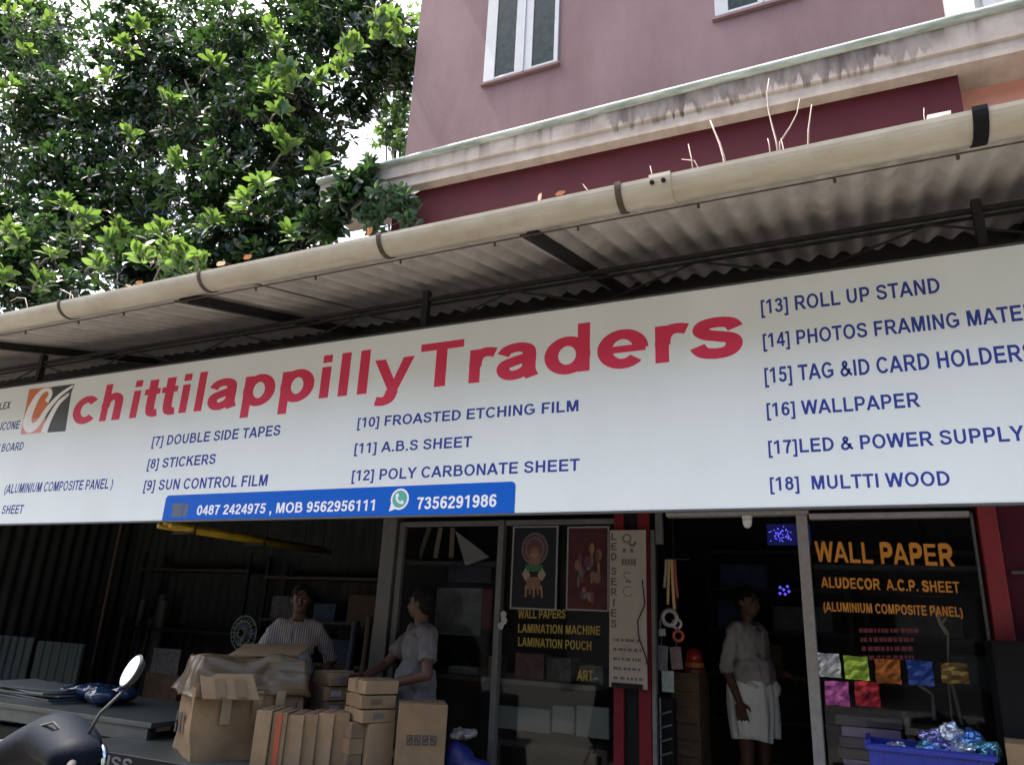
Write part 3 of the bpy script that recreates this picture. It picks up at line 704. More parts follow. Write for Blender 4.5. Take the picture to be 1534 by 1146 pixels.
px_box(1193, 1209, FY-0.05, 0.2, 2.29, .09).build('door_post', M_DOORP, sh, bevel=.006)
px_box(1200, 1207, FY-0.03, 2.345, 2.62, .05).build('door_post', M_DOORP, sh, bevel=.004)
px_box(1000, 1212, FY-0.052, 2.292, 2.325, .1).build('door_header', M_DOORP, sh, bevel=.004)
px_box(1212.5, 1452, FY-0.045, 2.262, 2.298, .08).build('window_header', M_DOORP, sh, bevel=.006)
px_box(1453, 1457, FY-0.03, 0.2, 2.29, .06).build('post', mat('green_grey_trim', (0.10, 0.14, 0.13), .5), sh, bevel=.003)
px_box(1462, 1490, FY-0.09, 0.0, 2.62, .3).build('pillar', mat('bright_red_paint', (.20, .010, .012), .55, var=.15, vscale=8), sh, bevel=.006, label='bright red pillar right of the wall paper window')
b = MB(); b.bx((PX(1490.5, 775, FY), FY-0.04, 0), (3.4, FY+0.2, 2.62)); b.build('front_wall', mat('wine_wall', (0.06, 0.010, 0.019), 0.8, spec=.15, var=0.15), sh)
b = MB()
for z in (1.93, 1.28): 
    q0 = P(1490, 800, FY).x+0.05; b.tube([(q0, FY-.05, z), (q0+.13, FY-.06, z)], .012, 8)
b.build('hinge_rod', M_ALU, sh)
g1 = px_box(611, 750, FY+0.01, 0.2, 2.25, .006).build('glass_pane', M_GLASS, sh)
g2 = px_box(760, 922, FY+0.01, 0.2, 2.25, .006).build('glass_pane', M_GLASS, sh)
g3 = px_box(1212.5, 1452, FY+0.01, 0.2, 2.26, .006).build('glass_pane', M_GLASS, sh)
M_YEL = mat('vinyl_yellow', (0.26, 0.19, 0.018), 0.5); M_VOR = mat('vinyl_orange', (0.62, 0.24, 0.02), 0.45); M_VRED = mat('vinyl_dark_red', (0.13, 0.008, 0.016), 0.5)
GFY = FY+0.009
write(g2, 'WALL PAPERS', M_YEL, GFY, (776, 926), (847, 926), (777, 913), hx=70)
write(g2, 'LAMINATION MACHINE', M_YEL, GFY, (776, 947), (899, 951), (777, 934), hx=70)
write(g2, 'LAMINATION POUCH', M_YEL, GFY, (776, 967), (886, 974), (777, 954), hx=70)
write(g2, 'ART', M_YEL, GFY, (864, 1019), (888, 1020), (864, 1003), hx=60)
write(g3, 'WALL PAPER', M_VOR, GFY, (1222, 841), (1429, 848), (1221, 810.5), hx=104, hy=92)
write(g3, 'ALUDECOR  A.C.P. SHEET', M_VOR, GFY, (1230.5, 879.6), (1438, 888), (1230.5, 864), hx=92, hy=82)
write(g3, '(ALUMINIUM COMPOSITE PANEL)', M_VOR, GFY, (1234, 915), (1443, 924), (1234, 901), hx=78, hy=66)
mb = MB()
for r in range(4):
    x = 1287+r*2; y = 944+r*13.5
    while x < 1368:
        l = random.uniform(3, 9); q = P(x, y, GFY); e = P(x+l, y, GFY); mb.slab([(q.x, q.z-.014), (e.x, e.z-.014), (e.x, e.z+.012), (q.x, q.z+.012)], GFY-.0008, .001); x += l+random.uniform(1, 3.5)
mb.build('small_print', M_VRED, g3)

# ------------------------------------------------------------------ posters, samples and hangings on the glass
def flat_panel(name, label, cat, corners, Y, mats, th=0.008, group=None, border=0.012):
    q = [P(*c, Y) for c in corners]; x0 = (q[0].x+q[3].x)/2; x1 = (q[1].x+q[2].x)/2; z1 = (q[0].z+q[1].z)/2; z0 = (q[2].z+q[3].z)/2
    t = thing(name, label, cat, ((x0+x1)/2, Y, z0), group=group)
    b = MB(); b.bx((x0+border, Y-th, z0+border), (x1-border, Y, z1-border)); b.build('print', mats[0], t)
    if border:
        b = MB(); 
        b.bx((x0, Y-th-.004, z0), (x0+border, Y, z1)); b.bx((x1-border, Y-th-.004, z0), (x1, Y, z1))
        b.bx((x0+border, Y-th-.004, z0), (x1-border, Y, z0+border)); b.bx((x0+border, Y-th-.004, z1-border), (x1-border, Y, z1)); b.build('frame', mats[1], t)
    return t, x0, x1, z0, z1
M_PFR = mat('poster_frame', (0.17, 0.17, 0.17), .5); M_PDK = mat('poster_dark', (.009, .009, .014), .6, spec=.2)
PY = FY-0.03
t, x0, x1, z0, z1 = flat_panel('framed_poster', 'dark framed poster of a masked dancer face with round headdress', 'poster', [(769, 788), (837, 788), (834, 914), (765, 912)], PY, (M_PDK, M_PFR))
cx = (x0+x1)/2; zz = z0+(z1-z0)*.72
M_PS = [mat('print_'+n, c, .4) for n, c in (('skin', (.13, .065, .04)), ('maroon', (.07, .016, .02)), ('green', (.012, .09, .025)), ('cream', (.20, .17, .13)), ('grey', (.075, .07, .075)), ('gold', (.18, .10, .03)))]
def disc(mb, x, z, rx, rz_, y, mi, n=24, th=.001): mb.slab([(x+rx*math.cos(2*math.pi*i/n), z+rz_*math.sin(2*math.pi*i/n)) for i in range(n)], y, th, mi)
b = MB(); yb = PY-.0085
disc(b, cx, zz, .112, .125, yb, 4); disc(b, cx, zz, .098, .11, yb-.0004, 1); disc(b, cx, zz, .080, .092, yb-.0008, 4); disc(b, cx, zz, .064, .075, yb-.0012, 1)
disc(b, cx, zz-.07, .048, .085, yb-.0016, 0); b.slab([(cx-.075, zz-.12), (cx+.075, zz-.12), (cx+.055, zz-.17), (cx-.055, zz-.17)], yb-.002, .001, 2); disc(b, cx, zz-.05, .013, .03, yb-.002, 5)
for s_ in (-1, 1): disc(b, cx+s_*.02, zz-.045, .012, .005, yb-.0024, 3); b.slab([(cx+s_*.06, zz-.13), (cx+s_*.10, zz-.19), (cx+s_*.07, zz-.24), (cx+s_*.03, zz-.2)], yb-.0012, .001, 3)
b.slab([(cx-.07, zz-.21), (cx+.06, zz-.21), (cx+.05, zz-.3), (cx-.05, zz-.3)], yb-.0006, .001, 0)
for k in range(5): b.slab([(cx-.07+k*.03, zz-.27), (cx-.05+k*.03, zz-.27), (cx-.055+k*.034, zz-.36+.02*(k % 2)), (cx-.07+k*.034, zz-.36+.02*(k % 2))], yb-.001, .001, 0 if k % 2 else 5)
b.build('picture', M_PS, t)
M_POST2 = mat('poster_red', (.07, .016, .012), .6, spec=.2, col2=(.03, .010, .016), vscale=9)
t, x0, x1, z0, z1 = flat_panel('framed_poster', 'framed poster in reds beside the dancer face poster', 'poster', [(851, 788), (915, 789), (911, 916), (848, 914)], PY, (M_POST2, M_PFR))
b = MB(); cx = (x0+x1)/2
for k in range(26):
    a = random.uniform(0, 6.28); x = cx+random.uniform(-.09, .09); z = z0+.06+random.uniform(0, .40)
    disc(b, x, z, random.uniform(.01, .03), random.uniform(.015, .05), PY-.0085-.0003*k, random.choice([1, 0, 5, 1, 4]), 8, .0005)
b.build('picture', M_PS, t)
M_BAN = mat('banner_paper', (.25, .225, .19), .6, var=.08)
t, x0, x1, z0, z1 = flat_panel('hanging_banner', 'tall narrow pale banner with upright black lettering hung on the red pillar', 'banner', [(914, 795), (966, 793), (972, 1031), (913, 1030)], FY-.09, (M_BAN, M_PFR), border=0)
b = MB(); yy = FY-.0985
zs = [(z1-.02)-(0.072*i if i < 3 else .072*i+.03) for i in range(9)]
for ch, z in zip('LEDSERIES', zs): letter_mesh(b, ch, x0+.012+(.015 if ch == 'I' else 0), x0+.052-(.012 if ch == 'I' else 0), z-.052, .052, yy, hx=74)
b.build('lettering', mat('banner_ink', (.04, .035, .035), .6), t)
b = MB(); xm = x0+.14
def ringp(mb, x, z, r0, r1, y, a0=0, a1=360):
    n = 20; o_ = [(x+r1*math.cos(R_(a0+(a1-a0)*i/n)), y, z+r1*math.sin(R_(a0+(a1-a0)*i/n))) for i in range(n+1)]; i_ = [(x+r0*math.cos(R_(a0+(a1-a0)*i/n)), y, z+r0*math.sin(R_(a0+(a1-a0)*i/n))) for i in range(n+1)]
    mb.add(o_+i_, [(i, i+n+1, i+n+2, i+1) for i in range(n)])
ringp(b, xm-.01, z1-.06, .022, .034, yy-.0005); ringp(b, xm+.03, z1-.09, .01, .03, yy-.0006, 180, 380)
for dx in (-.03, .025): b.slab([(xm+dx-.014, z1-.16), (xm+dx+.012, z1-.16), (xm+dx+.01, z1-.13), (xm+dx-.01, z1-.13)], yy-.0005, .0008)
for k in range(5): b.slab([(xm-.05+k*.022, z1-.25), (xm-.034+k*.022, z1-.25), (xm-.034+k*.022, z1-.205), (xm-.05+k*.022, z1-.205)], yy-.0005, .0008)
ringp(b, xm-.01, z1-.32, .02, .026, yy-.0005, 20, 300); b.slab([(xm-.02, z1-.37), (xm+.02, z1-.37), (xm+.02, z1-.355), (xm-.02, z1-.355)], yy-.0005, .0008); ringp(b, xm-.005, z1-.43, .03, .036, yy-.0005, 60, 330)
for r_ in range(5):
    z = z0+.30-r_*.062-(.05 if r_ == 0 else 0)*0; x = x0+.03
    while x < x1-.05:
        l = random.uniform(.012, .035); b.slab([(x, z), (x+l, z), (x+l, z+.018), (x, z+.018)], yy-.0005, .0008); x += l+random.uniform(.004, .016)
b.build('product_picture', mat('banner_print', (.085, .07, .068), .6), t)
q = MB(); xx = x1-.01
q.tube([P(962, 868, FY-.10), P(966, 905, FY-.105), P(955, 930, FY-.104), P(957, 955, FY-.105), P(968, 985, FY-.105), P(969, 995, FY-.105)], .004, 6); o = q.build('loose_cable', M_BLACKP, smooth=True); tag(o, 'thin black loose cable dangling over the lettered banner', 'cable')
q = MB(); q.bx((x0+.02, FY-.11, z0+.0), (x1-.03, FY-.10, z0+.03)); o = q.build('clip_bar', M_BLACKP); tag(o, 'black clip bar across the foot of the lettered banner', 'clip')
# foil squares
def foil(name, c, label, px_, py_, w_, h_):
    M = mat('foil_'+name, tuple(.75*k for k in c), .25, metal=.55, var=.55, vscale=18, bump=.5, bscale=14)
    q = P(px_, py_, FY-.012); mb = MB(); n = 5; hw = w_/2; hh = h_/2; vs = []
    for i in range(n+1):
        for j in range(n+1): vs.append((q.x-hw+w_*i/n+random.uniform(-.003, .003), FY-.012-random.uniform(0, .008), q.z-hh+h_*j/n+random.uniform(-.003, .003)))
    fs = [(i*(n+1)+j, (i+1)*(n+1)+j, (i+1)*(n+1)+j+1, i*(n+1)+j+1) for i in range(n) for j in range(n)]
    k = len(vs); ring_ = [i*(n+1) for i in range(n+1)]+[n*(n+1)+j for j in range(1, n+1)]+[i*(n+1)+n for i in range(n-1, -1, -1)]+[j for j in range(n-1, 0, -1)]
    bk = [(vs[i][0], FY-.001, vs[i][2]) for i in ring_]
    fs += [(ring_[i], k+i, k+(i+1) % len(ring_), ring_[(i+1) % len(ring_)]) for i in range(len(ring_))]+[tuple(range(k, k+len(ring_)))]
    mb.add(vs+bk, fs); o = mb.build('foil_sample', M); tag(o, label, 'film sample', 'film samples stuck on the window')
foil('silver', (.62, .68, .74), 'crinkled silver film square stuck on the window', 1241, 996, .138, .14)
foil('lime', (.38, .62, .07), 'lime green film square stuck on the window', 1283, 1000, .138, .14)
foil('orange', (.42, .13, .02), 'orange brown film square stuck on the window', 1330, 1005, .138, .14)
foil('blue', (.02, .07, .36), 'deep blue film square stuck on the window', 1379, 1008, .138, .14)
foil('gold', (.24, .17, .05), 'dark gold film square stuck on the window', 1430, 1008, .14, .115)
foil('magenta', (.55, .13, .45), 'magenta purple film square stuck on the window', 1254, 1038, .138, .14)
foil('red', (.42, .02, .04), 'crimson film square right of the purple one on the window', 1299, 1039, .138, .14)

# ------------------------------------------------------------------ left store: shelves, tubes, panels
M_TUBE = mat('yellow_tube', (.50, .33, .02), .45, var=.25, vscale=8)
tx = P(250, 785, 5.3).x
for k in range(3):
    x = tx+.08*k-.05; z = 2.275+.03*(k % 2); mb = MB()
    y0, y1 = 5.25, 7.75
    mb.tube([(x, y0, z), (x, y1, z)], .028, 10); o = mb.build('yellow_tube', M_TUBE, smooth=True)
    tag(o, ['yellow tube hung below the ceiling, left of the three', 'yellow tube hung below the ceiling, between the other two', 'yellow tube hung below the ceiling, right of the three'][k], 'tube', 'yellow tubes under the store ceiling')
mb = MB()
for y in (5.5, 6.5, 7.5): mb.bar((tx-.12, y, 2.23), (tx+.18, y, 2.23), .03, .02); mb.bar((tx-.12, y, 2.235), (tx-.12, y, 2.955), .012); mb.bar((tx+.18, y, 2.235), (tx+.18, y, 2.955), .012)
o = mb.build('tube_hanger', M_STEEL); tag(o, 'dark steel hanger holding the yellow tubes', 'hanger')
def shelf(label, x0, x1, y, zs, dep=.45, grp='wall shelves in the dark store'):
    t = thing('storage_shelf', label, 'shelf', ((x0+x1)/2, y, 0), group=grp)
    for z in zs: b = MB(); b.bx((x0, y-dep, z-.02), (x1, y, z+.02)); b.build('board', M_WOOD, t)
    for x in (x0+.03, x1-.03):
        for yy in (y-dep+.03, y-.03): b = MB(); b.bx((x-.025, yy-.02, 0), (x+.025, yy+.02, max(zs)+.25)); b.build('upright', M_STEEL, t)
    return t
shelf('low dark wooden shelf at the left of the store', -10.2, -8.0, 8.72, (1.2, 2.06))
shelf('long dark shelf behind the striped shirt man', -7.7, -4.1, 8.72, (.9, 1.42, 1.98))
M_MISC = [mat('misc_'+n, c, .7, var=.3, vscale=9) for n, c in (('grey', (.10, .10, .11)), ('blue', (.03, .06, .12)), ('brown', (.10, .065, .04)), ('green', (.05, .08, .075)), ('white', (.26, .27, .28)))]
def carton(name, label, cat, c, d, rz, m_, group=None, tape=None, bevel=.006, lid=True, tcol=None, label2=None):
    """box standing on c=(x,y,zbottom), with a lid seam and a strip of parcel tape"""
    t = thing(name, label, cat, c, rz, group)
    b = MB(); b.box((0, 0, d[2]/2), d); j = min(.004, min(d)*.035); b.v = [(x+random.uniform(-j, j), y+random.uniform(-j, j), z+(random.uniform(-j, j*.3) if z > .01 else 0)) for x, y, z in b.v]; b.build('box_body', m_, t, bevel=bevel, local=True)
    if lid:
        b = MB(); b.box((0, 0, d[2]+.0035), (d[0]*.985, d[1]*.49, .005)); b.build('lid_flap', M_CARD2, t, local=True)
    if tape == 'top':
        b = MB(); b.box((0, 0, d[2]+.0075), (d[0]+.004, .045, .002)); 
        for s_ in (-1, 1): b.box((s_*(d[0]/2+.0012), 0, d[2]-.03), (.0015, .045, .07))
        b.build('tape', tcol or M_TAPE, t, local=True)
    if lid and random.random() < .6:
        b = MB(); b.box((random.uniform(-.2, .2)*d[0], -d[1]/2-.0035, d[2]*.5), (d[0]*.34, .002, d[2]*.42)); b.build('sticker', M_MISC[random.choice((0, 2, 4))], t, local=True)
    if tape == 'front':
        b = MB(); b.box((0, -d[1]/2-.0012, d[2]/2), (d[0]*.45, .0015, d[2]*.96)); b.build('tape', tcol or M_TAPE, t, local=True)
    return t
k = 0
SHL = ['grey bundle at the left end of the store shelf', 'blue bundle on the store shelf', 'brown bundle on the store shelf', 'green bundle on the store shelf', 'brown carton left of the blue carton on the store shelf', 'blue carton on the lower board of the store shelf', 'dim grey carton near the right end of the store shelf']
for (x, z, wd, hh, mi) in ((-7.3, 1.44, .5, .3, 0), (-6.6, 1.44, .4, .22, 1), (-6.0, 1.44, .5, .34, 2), (-5.2, 1.44, .45, .25, 3), (-7.0, .92, .5, .35, 2), (-6.3, .92, .4, .3, 1), (-4.7, .92, .5, .38, 0)):
    carton('stock_carton', SHL[k], 'carton', (x, 8.5, z), (wd, .36, hh), R_(random.uniform(-8, 8)), M_MISC[mi], 'stock on the store shelf', lid=False); k += 1
RLB = ['dim grey film roll', 'dim cream film roll', 'dim blue film roll', 'dim brown film roll']
for k in range(12):
    x = -10.6+.17*k+random.uniform(-.03, .03) if k < 6 else -5.6+.16*(k-6)+random.uniform(-.03, .03); y = 8.45+random.uniform(-.06, .06) if k < 6 else 7.6+random.uniform(-.05, .05); h_ = random.uniform(1.2, 1.75); r_ = random.uniform(.045, .07)
    t = thing('film_roll', '%s standing upright in the %s' % (RLB[k % 4], 'far left corner of the dark store' if k < 6 else 'store behind the striped shirt man'), 'roll', (x, y, 0), group='%ss in the %s bunch' % (RLB[k % 4], 'left' if k < 6 else 'right'))
    b = MB(); b.tube([(x, y, .001), (x+random.uniform(-.08, .08), y+.08, h_)], r_, 12); b.build('wound_film', mat('roll_mat', ((.07, .07, .075), (.13, .12, .10), (.03, .045, .09), (.075, .05, .03))[k % 4], .5), t, smooth=False)
    b = MB(); b.tube([(x, y, .0), (x, y, .02)], r_*.4, 8); b.build('core', M_CARDE, t)
# pole, leaning tin panels, dotted board
mb = MB(); a = P(176, 815, 7.2); b_ = P(151, 950, 7.2); mb.tube([(a.x, 7.2, 2.955), (a.x, 7.2, 0)], .022, 8); o = mb.build('support_pole', M_RUST); tag(o, 'thin upright pole standing in the left of the store', 'pole')
for i, (pl, pr, lab) in enumerate(((-30, 42, 'blue green corrugated panel at the very left edge'), (44, 112, 'blue green corrugated panel beside the stack of sheets'))):
    x0, x1 = PX(pl, 1000, 6.6), PX(pr, 1000, 6.6); mb = corr_wall(x0, x1, 6.6+.05*i, 0.05, P(50, 955+4*i, 6.6).z, .16, .018)
    o = mb.build('corrugated_sheet', mat('teal_tin', (.018, .034, .036), .5, var=.25, vscale=4), smooth=True); tag(o, lab, 'panel', 'corrugated panels leaning in the store')
flat_panel('dotted_board', 'small grey speckled board behind the round mirror', 'board', [(228, 972), (269, 970), (270, 1008), (228, 1010)], 7.4, (mat('speckle', (.05, .05, .055), .6, col2=(.16, .16, .17), vscale=30), M_PFR), border=0)
mb = MB(); b0 = PX(228, 1000, 7.4); mb.bx((b0-.1, 7.41, 0), (b0+.5, 7.7, P(240, 1008, 7.4).z-.004)); mb2 = mb.build('store_crate', M_MISC[2]); tag(mb2, 'dark brown crate standing under the speckled board', 'crate')
# pedestal fan
fc = P(372, 948, 6.4); t = thing('pedestal_fan', 'dim pedestal fan with wire guard left of the striped shirt man', 'fan', (fc.x, 6.4, 0))
mb = MB(); mb.lathe([(.16, 0), (.16, .02), (.03, .05), (.018, .06), (.018, fc.z-.05)], (fc.x, 6.4, 0), 16); mb.build('stand', M_STEEL, t)
mb = MB()
for r in (.05, .12, .175): mb.tube([(fc.x+r*math.cos(a), 6.33-(.175-r)*.25, fc.z+r*math.sin(a)) for a in np.linspace(0, 2*math.pi, 24, endpoint=False)], .004, 5, closed=True)
for a in np.linspace(0, 2*math.pi, 20, endpoint=False): mb.tube([(fc.x+.04*math.cos(a), 6.29, fc.z+.04*math.sin(a)), (fc.x+.175*math.cos(a), 6.33, fc.z+.175*math.sin(a)), (fc.x+.1*math.cos(a), 6.42, fc.z+.1*math.sin(a))], .003, 4)
mb.build('guard', mat('fan_guard', (.22, .27, .27), .4), t)
for a in (0, 120, 240):
    mb = MB(); mb.box((fc.x+.09*math.cos(R_(a)), 6.36, fc.z+.09*math.sin(R_(a))), (.11, .012, .07), ry=-R_(a), rx=0.3); mb.build('blade', M_MISC[1], t)
mb = MB(); mb.ell((fc.x, 6.46, fc.z), (.06, .08, .06)); mb.build('motor', M_STEEL, t)

# ------------------------------------------------------------------ work tables
TZ = 0.53; BK = 1.18
def table(name, label, x0, x1, y0, y1, z, m_, hide=0.0):
    t = thing(name, label, 'table', ((x0+x1)/2, (y0+y1)/2, 0))
    b = MB(); b.bx((x0, y0, z-.04), (x1, y1, z)); b.build('tabletop', m_, t, bevel=.006)
    for x in (x0+.06, x1-.06):
        for y in (y0+.06, y1-.06): b = MB(); b.bx((x-.025, y-.025, 0), (x+.025, y+.025, z-.041)); b.build('leg', M_STEEL, t)
    b = MB(); b.bx((x0+.05, y0+.02, z-.14), (x1-.05, y0+.04, z-.041)); b.build('apron', m_, t)
    return t
M_TOP = mat('table_laminate', (.05, .06, .055), .5, var=.2, vscale=5)
tb = table('packing_table', 'green grey packing table carrying the cartons', -5.45, -2.90, 4.04, 5.14, TZ, M_TOP)
b = MB(); b.bx((-5.35, 4.012, TZ-.12), (-4.0, 4.034, TZ-.004)); ml = b.build('edge_board', M_BLACKP, tb)
b = MB(); letter_mesh(b, 'SWISS', -5.18, -4.66, TZ-.105, .09, 4.011); b.build('lettering', M_MISC[0], ml)
b = table('work_table', 'long work table under the sheets at the left', -9.6, -5.1, 4.5, 5.7, .66, M_TOP)
M_SHEET = [mat('sheet_a', (.09, .11, .12), .5, var=.1), mat('sheet_b', (.06, .08, .09), .5, var=.1), mat('sheet_c', (.13, .14, .14), .5, var=.08)]
SL_ = ['lowest grey blue sheet of the pile on the work table', 'pale sheet second from the bottom of the sheet pile', 'grey blue sheet in the middle of the sheet pile', 'pale sheet second from the top of the sheet pile', 'topmost curled grey sheet of the pile']
for k in range(5):
    q = PZ(85, 1043, .662); mb = MB(); n = 8; vs = []; L = 1.05; W = .5; zz = .663+k*.021; rz = R_(-6+5*k*(-1)**k*.5)
    for t_ in (0, .014):
        for i in range(n+1):
            for j in (0, 1):
                u = i/n-.5; lx = u*L; ly = (j-.5)*W; lift = .05*max(0, abs(u)-.25)**1.2*(1 if k > 1 else .1)*(k*.5)
                vs.append((q.x+lx*math.cos(rz)-ly*math.sin(rz), 5.0+lx*math.sin(rz)+ly*math.cos(rz), zz+t_+lift))
    K = 2*(n+1); fs = [(2*i, 2*i+1, 2*i+3, 2*i+2) for i in range(n)]+[(K+2*i, K+2*i+2, K+2*i+3, K+2*i+1) for i in range(n)]
    fs += [(2*i, 2*i+2, K+2*i+2, K+2*i) for i in range(n)]+[(2*i+1, K+2*i+1, K+2*i+3, 2*i+3) for i in range(n)]+[(0, K, K+1, 1), (2*n, 2*n+1, K+2*n+1, K+2*n)]
    mb.add(vs, fs); o = mb.build('plastic_sheet', M_SHEET[k % 3]); tag(o, SL_[k], 'sheet', 'sheets piled on the work table')
q = PZ(236, 1045, .66); mb = MB()
for k in range(9): mb.ell((q.x+random.uniform(-.3, .3), 5.0+random.uniform(-.15, .15), .72+random.uniform(0, .04)), (.14, .12, .07), nu=10, nv=7)
o = remesh(mb, 'plastic_bundle', .02, mat('blue_film', (.015, .035, .085), .2, var=.4, vscale=9, bump=.4, bscale=12), None, 2, disp=.03, dscale=9); tag(o, 'crumpled blue plastic film bundle lying under the round mirror', 'plastic film')

# ------------------------------------------------------------------ cartons on the packing table
def ztop(px_, py_, Y): return P(px_, py_, Y).z
# large torn carton wrapped in film
c = Vector((PX(352, 1100, 4.58), 4.58, TZ)); RZ = R_(56)
t = thing('torn_carton', 'large torn open carton with hanging flap and film wrapping', 'carton', c, RZ); t.scale = (1.30, 1.30, 1.24)
H = .38
def grid_box(d, n, disp, taper=0.0):
    me = bmesh.new(); bmesh.ops.create_cube(me, size=1.0); bmesh.ops.subdivide_edges(me, edges=me.edges[:], cuts=n, use_grid_fill=True)
    mb = MB(); vs = []
    for v in me.verts:
        k_ = 1+taper*(v.co.z)
        q = Vector((v.co.x*d[0]*k_, v.co.y*d[1]*k_, (v.co.z+.5)*d[2])); e = mnoise.noise_vector(q*6)*disp; e.z *= .6 if v.co.z > -.45 else 0
        vs.append(q+e)
    me.verts.index_update(); mb.add(vs, [[v.index for v in f.verts] for f in me.faces]); me.free(); return mb
grid_box((.56, .52, H), 9, .032, .06).build('box_body', M_CARD, t, local=True, bevel=0)
up = grid_box((.585, .55, .21), 26, .05, -.16)
up.v = [tuple(Vector(q)+mnoise.noise_vector(Vector(q)*13)*.013+Vector((0, 0, .03*mnoise.noise(Vector((q[0]*4, q[1]*4, 3)))))) for q in up.v]
up.v = [(x, y, z+H-.06) for x, y, z in up.v]
M_FILM = mat('film_wrap', (.07, .05, .027), .36, col2=(.115, .084, .047), vscale=4, bump=.5, bscale=7, stretch=(1, 1, 6))
up.build('film_wrapping', M_FILM, t, local=True, smooth=True)
b = MB(); b.add([(-.29, -.285, H+.07), (-.02, -.30, H+.07), (.02, -.36, H-.06), (-.27, -.37, H-.05), (-.29, -.28, H+.066), (-.02, -.295, H+.066), (.02, -.355, H-.064), (-.27, -.365, H-.054)], [(0,3,2,1),(4,5,6,7),(0,1,5,4),(1,2,6,5),(2,3,7,6),(3,0,4,7)]); b.build('flap', M_CARD2, t, local=True, label='pale striped flap hanging open')
b = MB()
for x in (-.19, -.085): b.add([(x-.025, -.3125+.0, H+.045), (x+.025, -.315, H+.045), (x+.035, -.3665, H-.045), (x-.015, -.3665, H-.045)], [(0,1,2,3)])
b.v = [(x, y-.004, z) for x, y, z in b.v]; b.build('print_band', M_TAPE, t, local=True)
b = MB(); b.add([(.26, -.28, H+.05), (.30, .10, H+.16), (.30, .10, H+.12), (.27, -.28, H-.06), (.265, -.28, H+.05), (.305, .10, H+.16), (.305, .10, H+.12), (.275, -.28, H-.06)], [(0,1,2,3),(7,6,5,4),(0,4,5,1),(1,5,6,2),(2,6,7,3),(3,7,4,0)]); b.build('flap', M_CARD, t, local=True)
b = MB(); b.box((.15, .05, H+.185), (.42, .26, .008), rz=-.6, rx=.24, ry=-.05); b.build('flap', M_CARD, t, local=True)
b = MB()
for x in (-.13, .03, .15): b.box((x, -.292, H*.72), (.05, .003, .17))
b.build('print_band', M_TAPE, t, local=True)
b = MB()
for x, z in ((-.306, .14), (-.306, .20)): b.box((x, -.02, z), (.003, .09, .04)); b.box((x, .10, z-.01), (.003, .05, .05))
b.box((.2, -.288, .26), (.05, .003, .016)); b.box((.245, -.288, .275), (.012, .003, .05))
b.build('printed_mark', M_INK, t, local=True)
# upright slim boxes
M_STRIPE = mat('box_stripe_red', (.34, .07, .03), .7)
bx0 = PX(390, 1100, 4.27); step = Vector((math.cos(R_(36)), math.sin(R_(36)), 0))
LBL = ['upright slim carton at the left end of the slim row, nearest the torn carton', 'upright slim carton with a red printed stripe', 'upright slim carton just right of the red striped one', 'upright slim carton in the middle right of the slim row', 'upright slim carton second from the right end of the slim row', 'upright slim carton at the right end of the slim row, touching the small box stack']
pos = Vector((bx0, 4.25, TZ))
for k, (wd, hh) in enumerate(((.088, .295), (.082, .285), (.092, .275), (.078, .28), (.09, .285), (.08, .29))):
    wd *= BK; hh *= BK; c = pos+step*(wd/2); pos = pos+step*(wd+.003)
    t = carton('slim_carton', LBL[k], 'carton', c+Vector((-math.sin(R_(36)), math.cos(R_(36)), 0))*.12*BK, (wd, .26*BK, hh), R_(24+random.uniform(-1.2, 1.2)), M_CARD if k % 2 else M_CARD2, 'slim cartons standing in a row', lid=False, bevel=.004)
    b = MB(); b.box((0, 0, hh+.002), (wd*.5, .255*BK, .003)); b.build('lid_flap', M_CARDE, t, local=True)
    if k == 1: b = MB(); b.box((.0, -.1345*BK, hh/2), (.035, .004, hh*.96)); b.build('stripe', M_STRIPE, t, local=True)
# small box stacks
YS_ = 4.72; xs_ = PX(552, 1080, YS_); TH = R_(62)
zz = [TZ, ztop(552, 1078, YS_), ztop(552, 1057, YS_), ztop(552, 1036, YS_), ztop(552, 1014, YS_)]
hb = (zz[1]-TZ)
dirf = Vector((math.cos(TH), math.sin(TH), 0)); dirl = Vector((-math.sin(TH), math.cos(TH), 0))
carton('small_carton', 'tall small carton under the right side of the box stack', 'carton', Vector((xs_, YS_, TZ))+dirf*.035, (.2, .277, hb-.002), TH, M_CARD2, 'small cartons on the packing table', lid=False)
h3 = (hb-.002)/3
SM = ['lowest little box left of the tall small carton', 'little box between the two others left of the tall carton', 'little box under the stack, directly left of the tall carton top']
for k in range(3): carton('small_carton', SM[k], 'carton', Vector((xs_, YS_, TZ+k*h3))-dirf*.124+dirl*.035, (.106, .26, h3-.002), TH+R_(3*k-3), M_CARD if k % 2 else M_CARDE, 'small cartons on the packing table', lid=False, bevel=.003)
SM = ['third small carton down in the tall box stack', 'second small carton from the top of the tall box stack', 'topmost small carton of the tall box stack, lid edge open']
for k in range(3): carton('small_carton', SM[k], 'carton', Vector((xs_+.004*k, YS_+.004*(-1)**k, zz[1+k])), (.254, .277, zz[2+k]-zz[1+k]-.009), TH+R_((2, -3, 1)[k]), M_CARD2 if k != 1 else M_CARD, 'small cartons on the packing table', tape='top' if k == 2 else None, lid=True, bevel=.003)
YB = 4.98; xb = PX(498, 1040, YB); zz = [TZ, ztop(498, 1092, YB), ztop(498, 1068, YB), ztop(498, 1046, YB), ztop(498, 1024, YB), ztop(498, 1003, YB)]
SM = ['bottom carton of the rear box stack', 'second carton up in the rear box stack', 'middle carton of the rear box stack', 'second carton from the top of the rear box stack', 'top carton of the rear stack before the striped shirt']
